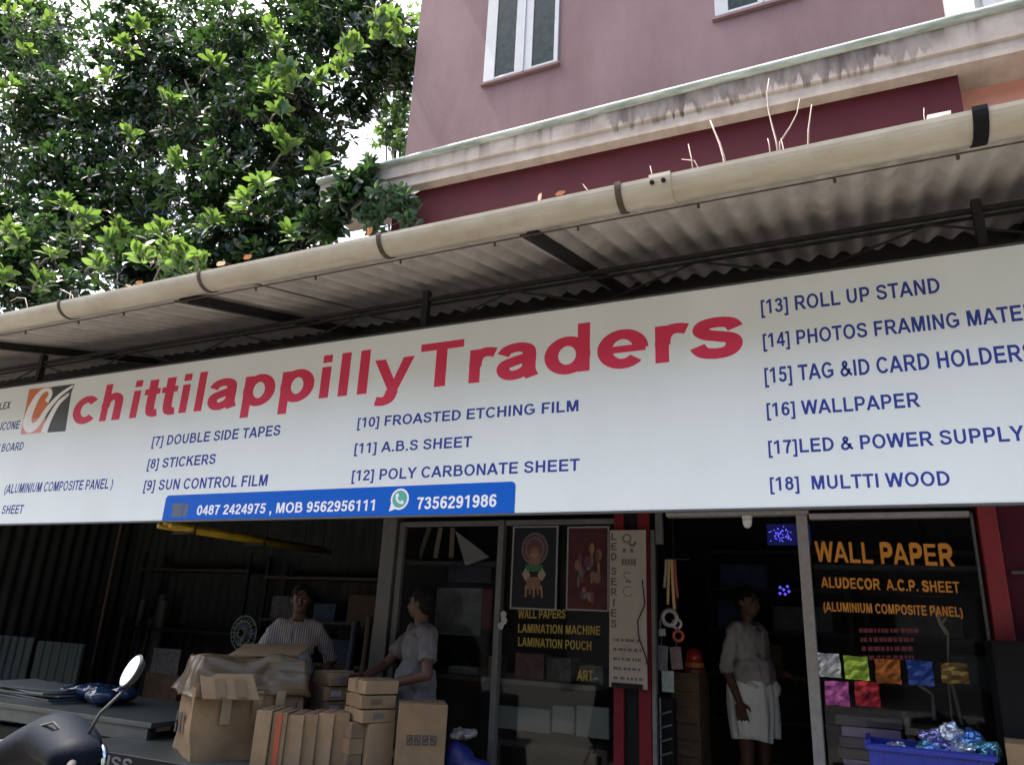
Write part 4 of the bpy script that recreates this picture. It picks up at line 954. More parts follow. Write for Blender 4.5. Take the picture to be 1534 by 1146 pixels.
for k in range(5): carton('small_carton', SM[k], 'carton', Vector((xb+(.012 if k == 4 else 0), YB, zz[k])), (.224, .307 if k == 4 else .26, zz[k+1]-zz[k]-.008), R_(60+3*(-1)**k), (M_CARDE, M_CARD)[k % 2], 'small cartons on the packing table', lid=True, bevel=.003)
YW_ = 4.86; zw = ztop(628, 1050, YW_); xw = PX(630, 1090, YW_)
t = carton('marked_carton', 'square carton with black printed marks right of the tall box stack', 'carton', (xw, YW_, TZ), (.33, .306, zw-TZ), R_(34), M_CARD, lid=False)
b = MB(); zc = (zw-TZ)*.42
for i, x in enumerate((-.065, -.02, .025, .07)):
    x *= BK; yy = -.1555
    b.box((x, yy, zc), (.040, .004, .007)); b.box((x, yy, zc+.053), (.040, .004, .007)); b.box((x-.017, yy, zc+.026), (.006, .004, .045)); b.box((x+.017, yy, zc+.026), (.006, .004, .045)); b.box((x, yy, zc+.026), (.014, .004, .030), ry=.5*(-1)**i)
b.build('printed_mark', M_INK, t, local=True)
b = MB(); b.box((0, 0, zw-TZ+.002), (.325, .05, .003)); b.build('tape', M_TAPE, t, local=True)
# blue bag and white crumpled film below the grey shirt man
mb = MB(); q = P(703, 1125, 5.12)
for k in range(10): mb.ell((q.x+random.uniform(-.12, .12), 5.12+random.uniform(-.06, .06), q.z-.14+random.uniform(-.12, .1)), (.10, .09, .12), nu=10, nv=7)
mb.ell((q.x, 5.12, .25), (.16, .11, .25))
o = remesh(mb, 'blue_bag', .02, mat('blue_bag', (.008, .014, .12), .5), None, 3, disp=.02); tag(o, 'dark blue bag standing right of the grey shirt man', 'bag')
mb = MB(); q2 = P(695, 1100, 5.10)
for k in range(8): mb.ell((q2.x+random.uniform(-.08, .08), 5.10+random.uniform(-.05, .05), q2.z+random.uniform(-.02, .02)), (.05, .04, .025), nu=8, nv=6)
o = remesh(mb, 'crumpled_film', .01, mat('clear_film', (.2, .21, .21), .25), None, 1, disp=.015, dscale=20); tag(o, 'crumpled clear film lying on top of the blue bag', 'plastic film')

# ------------------------------------------------------------------ goods behind the glass
FZ = 0.2
b = MB(); x0, x1 = PX(614, 1000, 6.0), PX(905, 1000, 6.0)
t = thing('shop_counter', 'dark shop counter behind the poster windows', 'counter', ((x0+x1)/2, 6.1, FZ))
b.bx((x0+.02, 5.82, FZ), (x1-.02, 6.4, 1.05)); b.build('cabinet', M_WOOD, t); b = MB(); b.bx((x0, 5.78, 1.052), (x1, 6.44, 1.09)); b.build('countertop', mat('counter_top', (.12, .11, .10), .4), t)
# pale panels under the poster texts
Y_ = 5.62; LB = ['wide pale green display panel below the yellow window lettering, leftmost of three', 'pale green display panel below the yellow lettering, middle of three', 'pale green display panel below the yellow lettering, nearest the red pillar']
for k, (a, b_) in enumerate(((748, 824), (828, 860), (864, 912))):
    q0 = P(a, 1056, Y_); q1 = P(b_, 1062, Y_); zb = P(a, 1090+6*k, Y_).z
    mb = MB(); mb.bx((q0.x, Y_, zb), (q1.x, Y_+.05, q0.z)); o = mb.build('display_card', mat('panel_green', (.16, .185, .17), .6, var=.1)); tag(o, LB[k], 'panel', 'pale display panels in the window')
q0 = P(748, 1092, Y_+.02); q1 = P(912, 1108, Y_+.02); mb = MB(); mb.bx((q0.x, Y_-.02, q0.z-.10), (q1.x, Y_+.35, q0.z-.055)); mb.bx((q0.x, Y_-.02, FZ), (q0.x+.04, Y_+.35, q0.z-.102)); mb.bx((q1.x-.04, Y_-.02, FZ), (q1.x, Y_+.35, q0.z-.102)); o = mb.build('window_bench', M_WOOD); tag(o, 'low dark bench carrying the pale display panels', 'bench')
# fan of picture strips and a white paper triangle hanging behind the first pane
Y_ = 5.75
for k, (xa, xb, c, lab) in enumerate(((643, 628, (.20, .17, .13), 'buff picture strip, left of three fanned out on the wall'), (660, 652, (.30, .26, .20), 'cream picture strip, middle of three fanned out on the wall'), (678, 676, (.22, .16, .11), 'brown picture strip, nearest the white paper triangle'))):
    q0 = P(xa, 790, Y_); q1 = P(xb, 836, Y_); mb = MB(); mb.bar(q0, q1, .045, .004); o = mb.build('picture_strip', mat('strip_%s' % 'abc'[k], c, .6, var=.3, vscale=12)); tag(o, lab, 'picture strip', 'picture strips in the window')
mb = MB(); pts = [P(682, 795, Y_), P(733, 834, Y_), P(697, 847, Y_)]; mb.slab([(p.x, p.z) for p in pts], Y_, .006); o = mb.build('paper_triangle', mat('grey_paper', (.30, .29, .29), .7)); tag(o, 'pale triangular sheet hanging beside fanned picture strips', 'paper')
M_LAND = mat('landscape_print', (.05, .06, .06), .5, col2=(.22, .24, .23), vscale=5)
flat_panel('landscape_print', 'pale grey tree landscape print behind the grey shirt man', 'picture', [(654, 880), (722, 881), (722, 950), (653, 952)], 5.9, (M_LAND, M_PFR))
mb = MB(); q0 = P(724, 882, 5.85); q1 = P(735, 942, 5.85); mb.bx((q0.x, 5.85, q1.z), (q1.x, 5.87, q0.z)); o = mb.build('red_strip', M_VRED); tag(o, 'narrow red strip right of the landscape print', 'strip')
M_DKBLUE = mat('dim_blue', (.03, .035, .07), .6)
mb = MB(); q0 = P(672, 848, 5.95); q1 = P(735, 872, 5.95); mb.bx((q0.x, 5.95, q1.z), (q1.x, 6.02, q0.z)); o = mb.build('blue_display', M_DKBLUE); tag(o, 'dim blue display box above the landscape print', 'display')
# back panel that carries those prints
mb = MB(); mb.bx((PX(612, 900, 6.46), 6.46, 1.092), (PX(925, 900, 6.46), 6.5, 2.4)); o = mb.build('display_board', M_DARKIN); tag(o, 'tall dark display board standing on the shop counter', 'board')
# goods on the counter
SLB = ['folded white paper goods on the counter right of the grey shirt man', 'tan parcel on the counter by the thin white post', 'reddish picture box under the yellow window lettering', 'dark picture box right of the reddish picture box', 'grey box at the counter end near the lettered banner']
for k, (px_, py_, wd, hh, c) in enumerate(((700, 985, .3, .06, (.25, .26, .27)), (742, 985, .10, .16, (.20, .13, .09)), (795, 1012, .24, .20, (.16, .08, .08)), (842, 1012, .22, .18, (.10, .10, .11)), (890, 1005, .20, .14, (.12, .12, .11)))):
    q = P(px_, py_, 5.9); carton('counter_goods', SLB[k], 'box', (q.x, 5.95, 1.091), (wd, .2, hh), R_(random.uniform(-10, 10)), mat('goods_%s' % 'abcde'[k], c, .6, var=.5, vscale=14), 'goods on the shop counter', lid=False)
mb = MB(); q = P(757, 920, 5.37); 
for dz in (0, .045, .085): mb.ell((q.x+.02*math.sin(dz*60), 5.335, q.z-dz), (.028, .012, .03), nu=10, nv=7)
o = remesh(mb, 'white_rosette', .006, mat('pale_cloth', (.3, .3, .3), .8), None, 2); tag(o, 'small white rosette tied on the thin post beside dancer poster', 'rosette')

# ------------------------------------------------------------------ doorway goods
M_LED = mat('led_panel', (.015, .02, .06), .3, emit=(.08, .10, .9), estr=.010)
q0 = P(1148, 785, 7.3); q1 = P(1215, 816, 7.3); t = thing('led_sign', 'dark blue dotted light panel high up inside the doorway', 'light sign', (q0.x, 7.3, q1.z))
b = MB(); b.bx((q0.x, 7.3, q1.z), (q1.x, 7.34, q0.z)); b.build('panel', M_LED, t)
b = MB()
for k in range(46):
    u = random.betavariate(2, 2); v = random.betavariate(1.6, 1.6); x = q0.x+(q1.x-q0.x)*(.05+.62*u); z = q1.z+(q0.z-q1.z)*(.12+.8*v); b.box((x, 7.295, z), (.008, .008, .008))
b.build('light_dots', mat('led_dots', (.2, .2, .9), .4, emit=(.14, .12, 1.0), estr=.30), t)
mb = MB(); mb.bar((q0.x+.05, 7.32, q0.z), (q0.x+.05, 7.32, 2.955), .012); mb.bar((q1.x-.05, 7.32, q0.z), (q1.x-.05, 7.32, 2.955), .012); mb.build('hanger', M_STEEL, t)
q = P(1174, 883, 7.6); t = thing('blue_lamp', 'small blue glowing lamp cluster behind the white shirt man', 'lamp', (q.x, 7.6, q.z))
b = MB(); b.tube([(q.x, 7.66, q.z), (q.x, 9.29, q.z)], .012, 6); b.build('arm', M_STEEL, t)
for dx, dz in ((0, 0), (.035, .03), (-.03, .02), (.01, -.04), (-.035, -.035), (.045, -.015)): b = MB(); b.ell((q.x+dx, 7.6, q.z+dz), (.013, .010, .013), nu=8, nv=6); b.build('bulb', mat('blue_bulb', (.1, .1, .6), .4, emit=(.12, .10, 1.0), estr=.22), t)
q = P(1117, 776, 5.33); t = thing('dome_camera', 'white dome camera fixed under the door header', 'camera', (q.x, 5.33, q.z))
z = 2.291; b = MB(); b.lathe([(.034, z), (.036, z-.012), (.033, z-.014)], (q.x, 5.40, 0), 18); b.build('mount', M_WHITE, t)
b = MB(); b.lathe([(.031, z-.0145), (.033, z-.03), (.030, z-.055), (.022, z-.072), (.008, z-.081)], (q.x, 5.40, 0), 18); b.build('dome', mat('dome_white', (.7, .69, .66), .3), t, smooth=True)
# back shelves of the shop
t = shelf('tall dark shelving against the back of the doorway room', -1.7, -.2, 9.28, (.65, 1.1, 1.55, 2.0, 2.4), .4, 'shelving inside the shop')
t = shelf('dark shelving behind the wall paper window', -.1, 1.6, 9.28, (.65, 1.1, 1.55, 2.0, 2.4), .4, 'shelving inside the shop')
LB = ['blue grey box high in the doorway shelving', 'long grey box in the doorway shelving near the blue lamp', 'dark brown box low in the doorway shelving', 'dim blue box in the doorway shelving above the beacon', 'grey box behind the wall paper window shelving', 'dim green box on the shelving behind the window']
for k, (x, z, wd, hh, mi) in enumerate(((-1.3, 2.02, .5, .25, 1), (-.7, 1.57, .6, .26, 0), (-1.2, 1.12, .5, .3, 2), (-1.4, 1.57, .4, .3, 1), (.5, 1.57, .6, .3, 0), (.9, 1.12, .5, .3, 3))):
    carton('stock_carton', LB[k], 'carton', (x, 9.08, z), (wd, .3, hh), 0, M_MISC[mi], 'stock on the shop shelving', lid=False)
# drawer cabinet with beacon
Y_ = 5.95; xl_, xr_ = PX(1006, 1080, Y_), PX(1048, 1080, Y_); zt_ = P(1030, 1008, Y_).z
t = thing('drawer_cabinet', 'dark drawer cabinet inside the doorway under the red beacon', 'cabinet', ((xl_+xr_)/2, Y_+.2, FZ))
b = MB(); b.bx((xl_, Y_+.012, FZ), (xr_, Y_+.4, zt_)); b.build('cabinet_body', M_MISC[2], t)
n = 9
for k in range(n): 
    h_ = (zt_-FZ-.02)/n; z = FZ+.01+k*h_; b = MB(); b.bx((xl_+.012, Y_, z+.006), (xr_-.012, Y_+.011, z+h_-.008)); d = b.build('drawer', M_MISC[2], t); b = MB(); b.bx((xl_+.08, Y_-.008, z+h_*.5), (xr_-.08, Y_-.0005, z+h_*.5+.008)); b.build('handle', M_ALU, d)
q = P(1039, 1000, Y_+.1); t = thing('red_beacon', 'red warning beacon with yellow band on the drawer cabinet', 'beacon', (q.x, Y_+.12, zt_))
b = MB(); b.lathe([(.085, 0), (.085, .025), (.075, .04)], (q.x, Y_+.12, zt_+.001), 20); b.build('base', M_VRED, t)
b = MB(); b.lathe([(.078, .041), (.076, .075), (.07, .077)], (q.x, Y_+.12, zt_), 20); b.build('band', mat('beacon_yellow', (.26, .12, .015), .4, spec=.4), t)
b = MB(); b.lathe([(.068, .078), (.062, .13), (.045, .165), (.02, .18)], (q.x, Y_+.12, zt_), 20); b.build('lens', mat('beacon_red', (.26, .014, .008), .2, spec=.5), t, smooth=True)
# goods hanging inside the door jamb
Y_ = 5.6
b = MB(); q0 = P(986, 835, Y_); q1 = P(1032, 838, Y_); b.tube([q0, q1], .006, 6); b.tube([(q0.x, Y_, q0.z), (q0.x, FY+.25, q0.z)], .006, 6); b.tube([((q0.x+q1.x)/2, Y_, q0.z), ((q0.x+q1.x)/2, Y_, 2.955)], .004, 6); o = b.build('hanging_rail', M_STEEL); tag(o, 'thin steel rail for goods beside the doorway', 'rail')
RB = [((1002, 838, 1000, 905), (.42, .30, .10), 'yellowish ribbon hanging straight inside the door jamb'), ((1006, 838, 1010, 912), (.50, .33, .16), 'orange buff ribbon slanting right inside the door jamb'), ((1010, 838, 1015, 895), (.28, .05, .04), 'red ribbon hanging inside the door jamb'), ((998, 838, 995, 880), (.30, .28, .26), 'short pale ribbon hanging nearest the door jamb')]
for (xa, ya, xb_, yb_), c, lab in RB:
    b = MB(); b.tube([P(xa, ya, Y_-.02), P((xa*.6+xb_*.4), (ya+yb_)/2, Y_-.025), P(xb_, yb_, Y_-.02)], .011, 6); o = b.build('ribbon', mat('ribbon_mat', c, .6)); tag(o, lab, 'ribbon', 'ribbons hanging by the door')
def reel(px_, py_, r, c, lab):
    q = P(px_, py_, Y_); t = thing('tape_reel', lab, 'reel', q, group='tape reels hanging by the door')
    b = MB(); ro = [(q.x+r*math.cos(a), q.y, q.z+r*math.sin(a)) for a in np.linspace(0, 2*math.pi, 26, endpoint=False)]
    b.tube(ro, r*.32, 8, closed=True); b.build('tape_coil', mat('reel_mat', c, .5), t, smooth=True)
    b = MB(); b.tube([(q.x, Y_-.01, q.z+r), (q.x, Y_-.01, q0.z)], .003, 5); b.build('hook', M_STEEL, t)
reel(1003, 925, .052, (.34, .32, .30), 'large pale tape reel hanging inside the door jamb')
reel(1014, 934, .03, (.40, .38, .36), 'small pale tape reel right of the large one'); reel(1016, 952, .034, (.42, .08, .04), 'red orange tape reel below the small pale reel')
LB = ['white carded pack hanging below the tape reels', 'grey pouch hanging under the large tape reel', 'pale green card hanging over the slotted rack', 'dark pouch hanging beside the grey pouch']
for k, (px_, py_, wd, hh, c) in enumerate(((990, 947, .07, .05, (.36, .36, .38)), (993, 985, .09, .17, (.14, .14, .16)), (1001, 1020, .085, .14, (.36, .46, .44)), (1015, 985, .08, .15, (.12, .09, .09)))):
    q = P(px_, py_, Y_); b = MB(); b.box((q.x, Y_-.03*(k % 2)-.01, q.z), (wd, .02, hh), ry=random.uniform(-.12, .12)); b.bar((q.x, Y_-.03*(k % 2)-.01, q.z+hh/2-.005), (q.x, Y_-.02, q.z+hh/2+.06), .005); o = b.build('hanging_pack', mat('pack_mat', c, .5, var=.3, vscale=20), bevel=.003); tag(o, lab if False else LB[k], 'pack', 'packs hanging by the door')
Y_ = 5.5; xa, xb_ = PX(988, 1090, Y_), PX(1009, 1090, Y_); za = P(998, 1045, Y_).z
t = thing('slotted_rack', 'narrow black slotted rack just inside the door jamb', 'rack', ((xa+xb_)/2, Y_, FZ))
b = MB(); b.bx((xa, Y_, FZ), (xb_, Y_+.1, za)); b.build('rack_body', M_BLACKP, t)
for k in range(9): z = FZ+.08+k*.085; b = MB(); b.bar((xa+.01, Y_-.01, z), (xb_-.01, Y_-.01, z+.028), .01, .012); b.build('slot', M_ALU, t)
b = MB(); b.bx((xa+.004, Y_-.008, FZ), (xa+.012, Y_-.0005, za)); b.build('edge_strip', M_MISC[4], t)

# ------------------------------------------------------------------ right window corner
Y_ = 4.95
q = P(1395, 1146, Y_); zt_ = .72
t = thing('low_stand', 'low dark stand under the blue crate', 'stand', (q.x, Y_+.05, 0))
b = MB(); b.bx((q.x-.55, Y_-.2, zt_-.05), (q.x+.62, Y_+.30, zt_-.012)); b.build('tabletop', M_WOOD, t)
for dx in (-.5, .57):
    for dy in (-.15, .25): b = MB(); b.bx((q.x+dx-.03, Y_+dy-.03, 0), (q.x+dx+.03, Y_+dy+.03, zt_-.051)); b.build('leg', M_WOOD, t)
zt_ -= .012
xa, xb_ = PX(1303, 1130, Y_), PX(1484, 1140, Y_); zr_ = P(1310, 1108, Y_).z
M_CRATE = mat('crate_blue', (.010, .025, .28), .4, var=.15)
t = thing('blue_crate', 'bright blue plastic crate filled with shiny wrapped packs', 'crate', ((xa+xb_)/2, Y_, zt_))
b = MB(); h_ = zr_-zt_; th = .012; d0, d1 = Y_-.17, Y_+.17
for a_, c_ in (((xa, d0, zt_), (xb_, d0+th, zr_)), ((xa, d1-th, zt_), (xb_, d1, zr_)), ((xa, d0+th+.001, zt_), (xa+th, d1-th-.001, zr_+.02)), ((xb_-th, d0+th+.001, zt_), (xb_, d1-th-.001, zr_+.02)), ((xa+th+.001, d0+th+.001, zt_), (xb_-th-.001, d1-th-.001, zt_+.012))): b.bx(a_, c_)
b.build('crate_body', M_CRATE, t, bevel=.003)
b = MB(); b.bx((xa-.014, d0-.014, zr_-.03), (xb_+.014, d0-.001, zr_-.006)); b.bx((xa-.014, d0, zr_-.01), (xa-.001, d1, zr_+.015)); 
for k in range(6): x = xa+.06+k*(xb_-xa-.12)/5; b.bx((x-.006, d0-.009, zt_+.02), (x+.006, d0-.001, zr_-.032))
b.build('rim', M_CRATE, t, bevel=.002)
M_FOILS = [mat('pack_foil_'+n, c, .14, metal=.7, bump=.9, bscale=25) for n, c in (('blue', (.10, .22, .55)), ('silver', (.55, .62, .72)), ('teal', (.12, .32, .42)), ('violet', (.25, .25, .55)))]
PK = ['silver blue wrapped pack at the left of the crate', 'teal foil pack in the front middle of the crate', 'violet foil pack sticking up left in the crate', 'large silver foil pack at the top of the heap', 'blue foil pack top right of the heap', 'teal foil pack at the right rim of the crate', 'silver foil pack at the far right of the crate', 'blue foil pack low between the others in the crate']
for k, (px_, py_, s_) in enumerate(((1345, 1122, .07), (1378, 1126, .075), (1405, 1110, .085), (1425, 1102, .09), (1452, 1108, .085), (1470, 1124, .085), (1446, 1126, .07), (1405, 1130, .075))):
    q = P(px_, py_, Y_+(.05 if k in (2, 3, 4) else -.02)); b = MB(); M3 = Euler((random.uniform(-.6, .6), random.uniform(-.6, .6), random.uniform(0, 3))).to_matrix()
    b.ell((q.x, q.y, q.z), (s_*1.2, s_*.75, s_*.55), M3, nu=12, nv=8); o = remesh(b, 'foil_pack', .012, M_FOILS[(1, 2, 3, 1, 0, 2, 1, 0)[k]], None, 0, disp=.022, dscale=26); o.data.polygons.foreach_set('use_smooth', [False]*len(o.data.polygons)); tag(o, PK[k], 'foil pack', 'wrapped packs in the blue crate')
# beige carton at the right edge
q = P(1488, 1106, 4.9); carton('beige_carton', 'plain beige carton at the lower right edge, beside the blue crate', 'carton', (q.x+.34, 4.98, 0.0), (.56, .42, q.z-.006), R_(-6), M_CARD2, tape='top')
# purple folder stack
Y_ = 5.46; FL = ['lowest purple folder of the stack behind the blue crate', 'second folder up in the purple stack', 'third folder up, pale lilac edge, in the purple stack', 'fourth folder up in the purple stack', 'fifth folder up in the purple stack', 'sixth folder up, pale lilac, below the top dark one', 'topmost dark folder of the purple stack']
ztk = P(1290, 1072, Y_).z; zb_ = .62; nn = len(FL)
for k in range(nn):
    z0 = zb_+(ztk-zb_)*k/nn; h_ = (ztk-zb_)/nn-.004; xa = PX(1252+4*(k % 3), 1100, Y_); xb_ = PX(1352-3*(k % 2), 1100, Y_)
    c = [(.08, .06, .10), (.09, .06, .11), (.34, .25, .42), (.07, .06, .09), (.11, .07, .13), (.38, .27, .46), (.13, .11, .14)][k]
    t = carton('folder', FL[k], 'folder', ((xa+xb_)/2, Y_+.2, z0), (xb_-xa, .32, h_), R_(random.uniform(-4, 4)), mat('folder_mat', c, .5, var=.2), 'folders stacked in the window', lid=False, bevel=.004)
mb = MB(); mb.bx((PX(1240, 1100, Y_), Y_+.0, FZ+.001), (PX(1450, 1100, Y_), Y_+.5, zb_-.004)); o = mb.build('window_bench', M_WOOD); tag(o, 'low dark bench under the purple folders in the window', 'bench')
# little wooden frame stand
q0 = P(1353, 1068, 5.5); q1 = P(1470, 1098, 5.5); zt_ = q0.z-.12; M_PLY = mat('worn_ply', (.36, .31, .25), .7, var=.2, vscale=9)
t = thing('wooden_stand', 'small worn wooden tray stand with upright rods', 'stand', ((q0.x+q1.x)/2, 5.85, zb_))
b = MB(); b.bx((q0.x, 5.51, zt_), (q1.x, 5.9, zt_+.04)); b.bx((q0.x, 5.51, zt_+.041), (q0.x+.03, 5.9, zt_+.10)); b.build('tray', M_PLY, t, bevel=.003)
for dx in (.03, q1.x-q0.x-.03): b = MB(); b.bx((q0.x+dx-.02, 5.55, zb_+.001), (q0.x+dx+.02, 5.85, zt_-.001)); b.build('leg', M_PLY, t)
for pts, r in (([(1400, 1078), (1397, 1040), (1376, 1025)], .011), ([(1442, 1086), (1428, 1030), (1418, 1000)], .011)):
    b = MB(); b.tube([P(x, y, 5.65) for x, y in pts], r, 7); b.build('rod', M_PLY, t)
b = MB(); b.tube([P(1398, 906, 5.5), P(1410, 935, 5.5), P(1420, 950, 5.5)], .013, 8); b.tube([P(1410, 935, 5.5), P(1418, 925, 5.5)], .008, 6); b.tube([P(1420, 950, 5.5), P(1421, 1030, 5.55), (P(1421, 1030, 5.55).x, 5.62, zb_+.0)], .006, 6); o = b.build('driftwood', M_PLY, smooth=True); tag(o, 'pale bent branch standing inside the lettered window', 'branch')
mb = MB(); q = P(1522, 960, 5.0); mb.bx((q.x-.12, 5.0, 0), (q.x+.6, 5.3, q.z)); o = mb.build('black_cabinet', M_BLACKP, bevel=.02); tag(o, 'black cabinet half hidden at the right picture edge', 'cabinet')

# ------------------------------------------------------------------ people
SKIN = mat('skin', (.085, .043, .027), .55, spec=.3, var=.08, vscale=9)
EYEM = mat('eye', (.16, .14, .13), .4)
HAIR = mat('black_hair', (.007, .006, .006), .75, spec=.15)
def shirt_mat(name, c, stripe=None, sc=60, bump=.25):
    M = mat(name, c, .85, var=.08, vscale=5, bump=bump, bscale=12)
    if stripe:
        n = M.node_tree; b = n.nodes['Principled BSDF']; src = b.inputs['Base Color'].links[0].from_socket
        tc = n.nodes.new('ShaderNodeTexCoord'); wv = n.nodes.new('ShaderNodeTexWave'); wv.bands_direction = 'X'; wv.inputs['Scale'].default_value = sc; wv.inputs['Distortion'].default_value = .6
        n.links.new(tc.outputs['Object'], wv.inputs[0]); rp = n.nodes.new('ShaderNodeValToRGB'); rp.color_ramp.elements[0].position = .35; rp.color_ramp.elements[1].position = .55
        n.links.new(wv.outputs[0], rp.inputs[0]); mx = n.nodes.new('ShaderNodeMix'); mx.data_type = 'RGBA'; n.links.new(rp.outputs[0], mx.inputs[0]); n.links.new(src, mx.inputs[6]); mx.inputs[7].default_value = (*stripe, 1); n.links.new(mx.outputs[2], b.inputs['Base Color'])
    return M
def hand(mb, w_, dirv, palmn, side, curl=.35, s=1.0):
    """palm and five separate bent fingers; dirv along the hand, palmn out of the palm, side towards the thumb"""
    d = Vector(dirv).normalized(); nn = Vector(palmn); nn = (nn-d*nn.dot(d)).normalized(); sd_ = d.cross(nn)*side; w_ = Vector(w_)
    mb.cap(w_, .024*s, w_+d*.05*s+sd_*.012, .026*s, 10)
    for k in range(4): mb.cap(w_+d*.03*s+sd_*(.03-.02*k)*s*.8, .014*s, w_+d*.088*s+sd_*(.032-.0215*k)*s, .0115*s, 8)
    for k, L in enumerate((.068, .078, .072, .056)):
        p = w_+d*.088*s+sd_*(.034-.0225*k)*s; ang = curl*(.8+.15*k)
        for j in range(3):
            dd = (d*math.cos(ang*(j+.6))+nn*math.sin(ang*(j+.6))+sd_*(.10-.07*k)).normalized(); q = p+dd*L*s*(.42, .33, .25)[j]; mb.cap(p, (.0098-.0009*j)*s, q, (.009-.0011*j)*s, 8); p = q
    p = w_+d*.025*s+sd_*.026*s; q = p+(d*.55+sd_*.75+nn*.25).normalized()*.042*s; mb.cap(p, .014*s, q, .0115*s, 8); r = q+(d*.9+sd_*.25+nn*.45).normalized()*.034*s; mb.cap(q, .011*s, r, .0085*s, 8)
def person(label, loc, rz, H, arms, head_yaw=0.0, head_pitch=0.0, lean=0.0, belly=.11, hw=1.0):
    """arms: {side: (elbow, wrist, hand_dir, palm_normal, curl)} in the 1.70 m local frame, facing -Y, +x to the viewer's right"""
    s = H/1.70; t = thing('person', label, 'person', loc, rz); mb = MB()
    HM = Matrix.Rotation(R_(head_yaw), 3, 'Z') @ Matrix.Rotation(R_(head_pitch), 3, 'X'); HC = Vector((0, -.012, 1.50))
    def hp(v): return (HC+HM @ (Vector(v)-HC))*s
    S = lambda v: Vector(v)*s
    e = lambda c, r: mb.ell(hp(c), [k*s for k in r], HM, nu=18, nv=12)
    e((0, .005, 1.605), (.072, .092, .098)); e((0, -.028, 1.555), (.058, .068, .085)); e((0, -.055, 1.508), (.036, .036, .028)); e((0, -.085, 1.545), (.045, .02, .03))
    mb.cap(hp((0, -.092, 1.60)), .009*s, hp((0, -.112, 1.562)), .014*s, 8); e((.012, -.103, 1.558), (.010, .010, .008)); e((-.012, -.103, 1.558), (.010, .010, .008))
    e((0, -.092, 1.532), (.024, .012, .006)); e((0, -.091, 1.521), (.021, .012, .007)); e((0, -.083, 1.617), (.052, .018, .012))
    for k in (-1, 1): e((k*.073, .008, 1.582), (.010, .02, .03)); e((k*.03, -.075, 1.575), (.022, .02, .018))
    mb.cap(S((0, .018, 1.38)), .056*s, hp((0, .004, 1.52)), .052*s)
    mb.ell(S((0, .005, 1.26)), [k*s for k in (.155, .10, .19)]); mb.ell(S((0, -.012, 1.05)), [k*s for k in (.148, belly, .17)]); mb.ell(S((0, .005, .93)), [k*s for k in (.158, .112, .12)]); mb.cap(S((-.10, .012, 1.378)), .050*s, S((.10, .012, 1.378)), .050*s)
    for k in (-1, 1):
        mb.cap(S((k*.09, 0, .90)), .085*s, S((k*.10, -.012, .49)), .055*s); mb.cap(S((k*.10, -.012, .49)), .052*s, S((k*.10, .015, .09)), .036*s); mb.ell(S((k*.10, .022, .36)), [q*s for q in (.05, .055, .11)])
        mb.cap(S((k*.10, .02, .045)), .04*s, S((k*.115, -.13, .032)), .03*s); mb.cap(S((k*.115, -.13, .030)), .03*s, S((k*.118, -.175, .024)), .022*s)
        el, wr, hd, pn, cu = arms[k]; sh_ = (k*.165, .012, 1.355)
        mb.cap(S((k*.10, .012, 1.378)), .050*s, S(sh_), .050*s); mb.cap(S(sh_), .049*s, S(el), .040*s); mb.cap(S(el), .040*s, S(wr), .027*s); hand(mb, S(wr), hd, pn, 1 if k < 0 else -1, cu, s)
    body = remesh(mb, 'body', .0068, [SKIN, EYEM, HAIR], t, 2, local=True)
    mi = [0]*len(body.data.polygons)
    ec = [hp((k*.03, -.0935, 1.583)) for k in (-1, 1)]; bc = [hp((k*.03, -.094, 1.603)) for k in (-1, 1)]
    for i, pl in enumerate(body.data.polygons):
        for c in ec:
            d_ = (pl.center-c).length
            if d_ < .012*s: mi[i] = 2 if d_ < .006*s else 1
        for c in bc:
            v = HM.inverted() @ (pl.center-c)
            if abs(v.x) < .02*s and abs(v.z) < .0048*s and abs(v.y) < .02*s: mi[i] = 2
    body.data.polygons.foreach_set('material_index', mi)
    hb_ = MB(); hb_.ell(hp((0, .014, 1.622)), [k*s for k in (.082, .096, .098)], HM, nu=20, nv=14); hb_.ell(hp((0, .05, 1.575)), [k*s for k in (.074, .062, .075)], HM)
    cutf = lambda c: ((HM.inverted() @ (c-HC*s)).y < (-.058*s if (HM.inverted() @ (c-HC*s)).z > .125*s else (-.012 if (HM.inverted() @ (c-HC*s)).z > .075*s else .016)*s) and (HM.inverted() @ (c-HC*s)).z < .165*s)
    remesh(hb_, 'hair', .008, HAIR, t, 2, local=True, disp=.006, dscale=40, cut=cutf)
    return t, s, hp
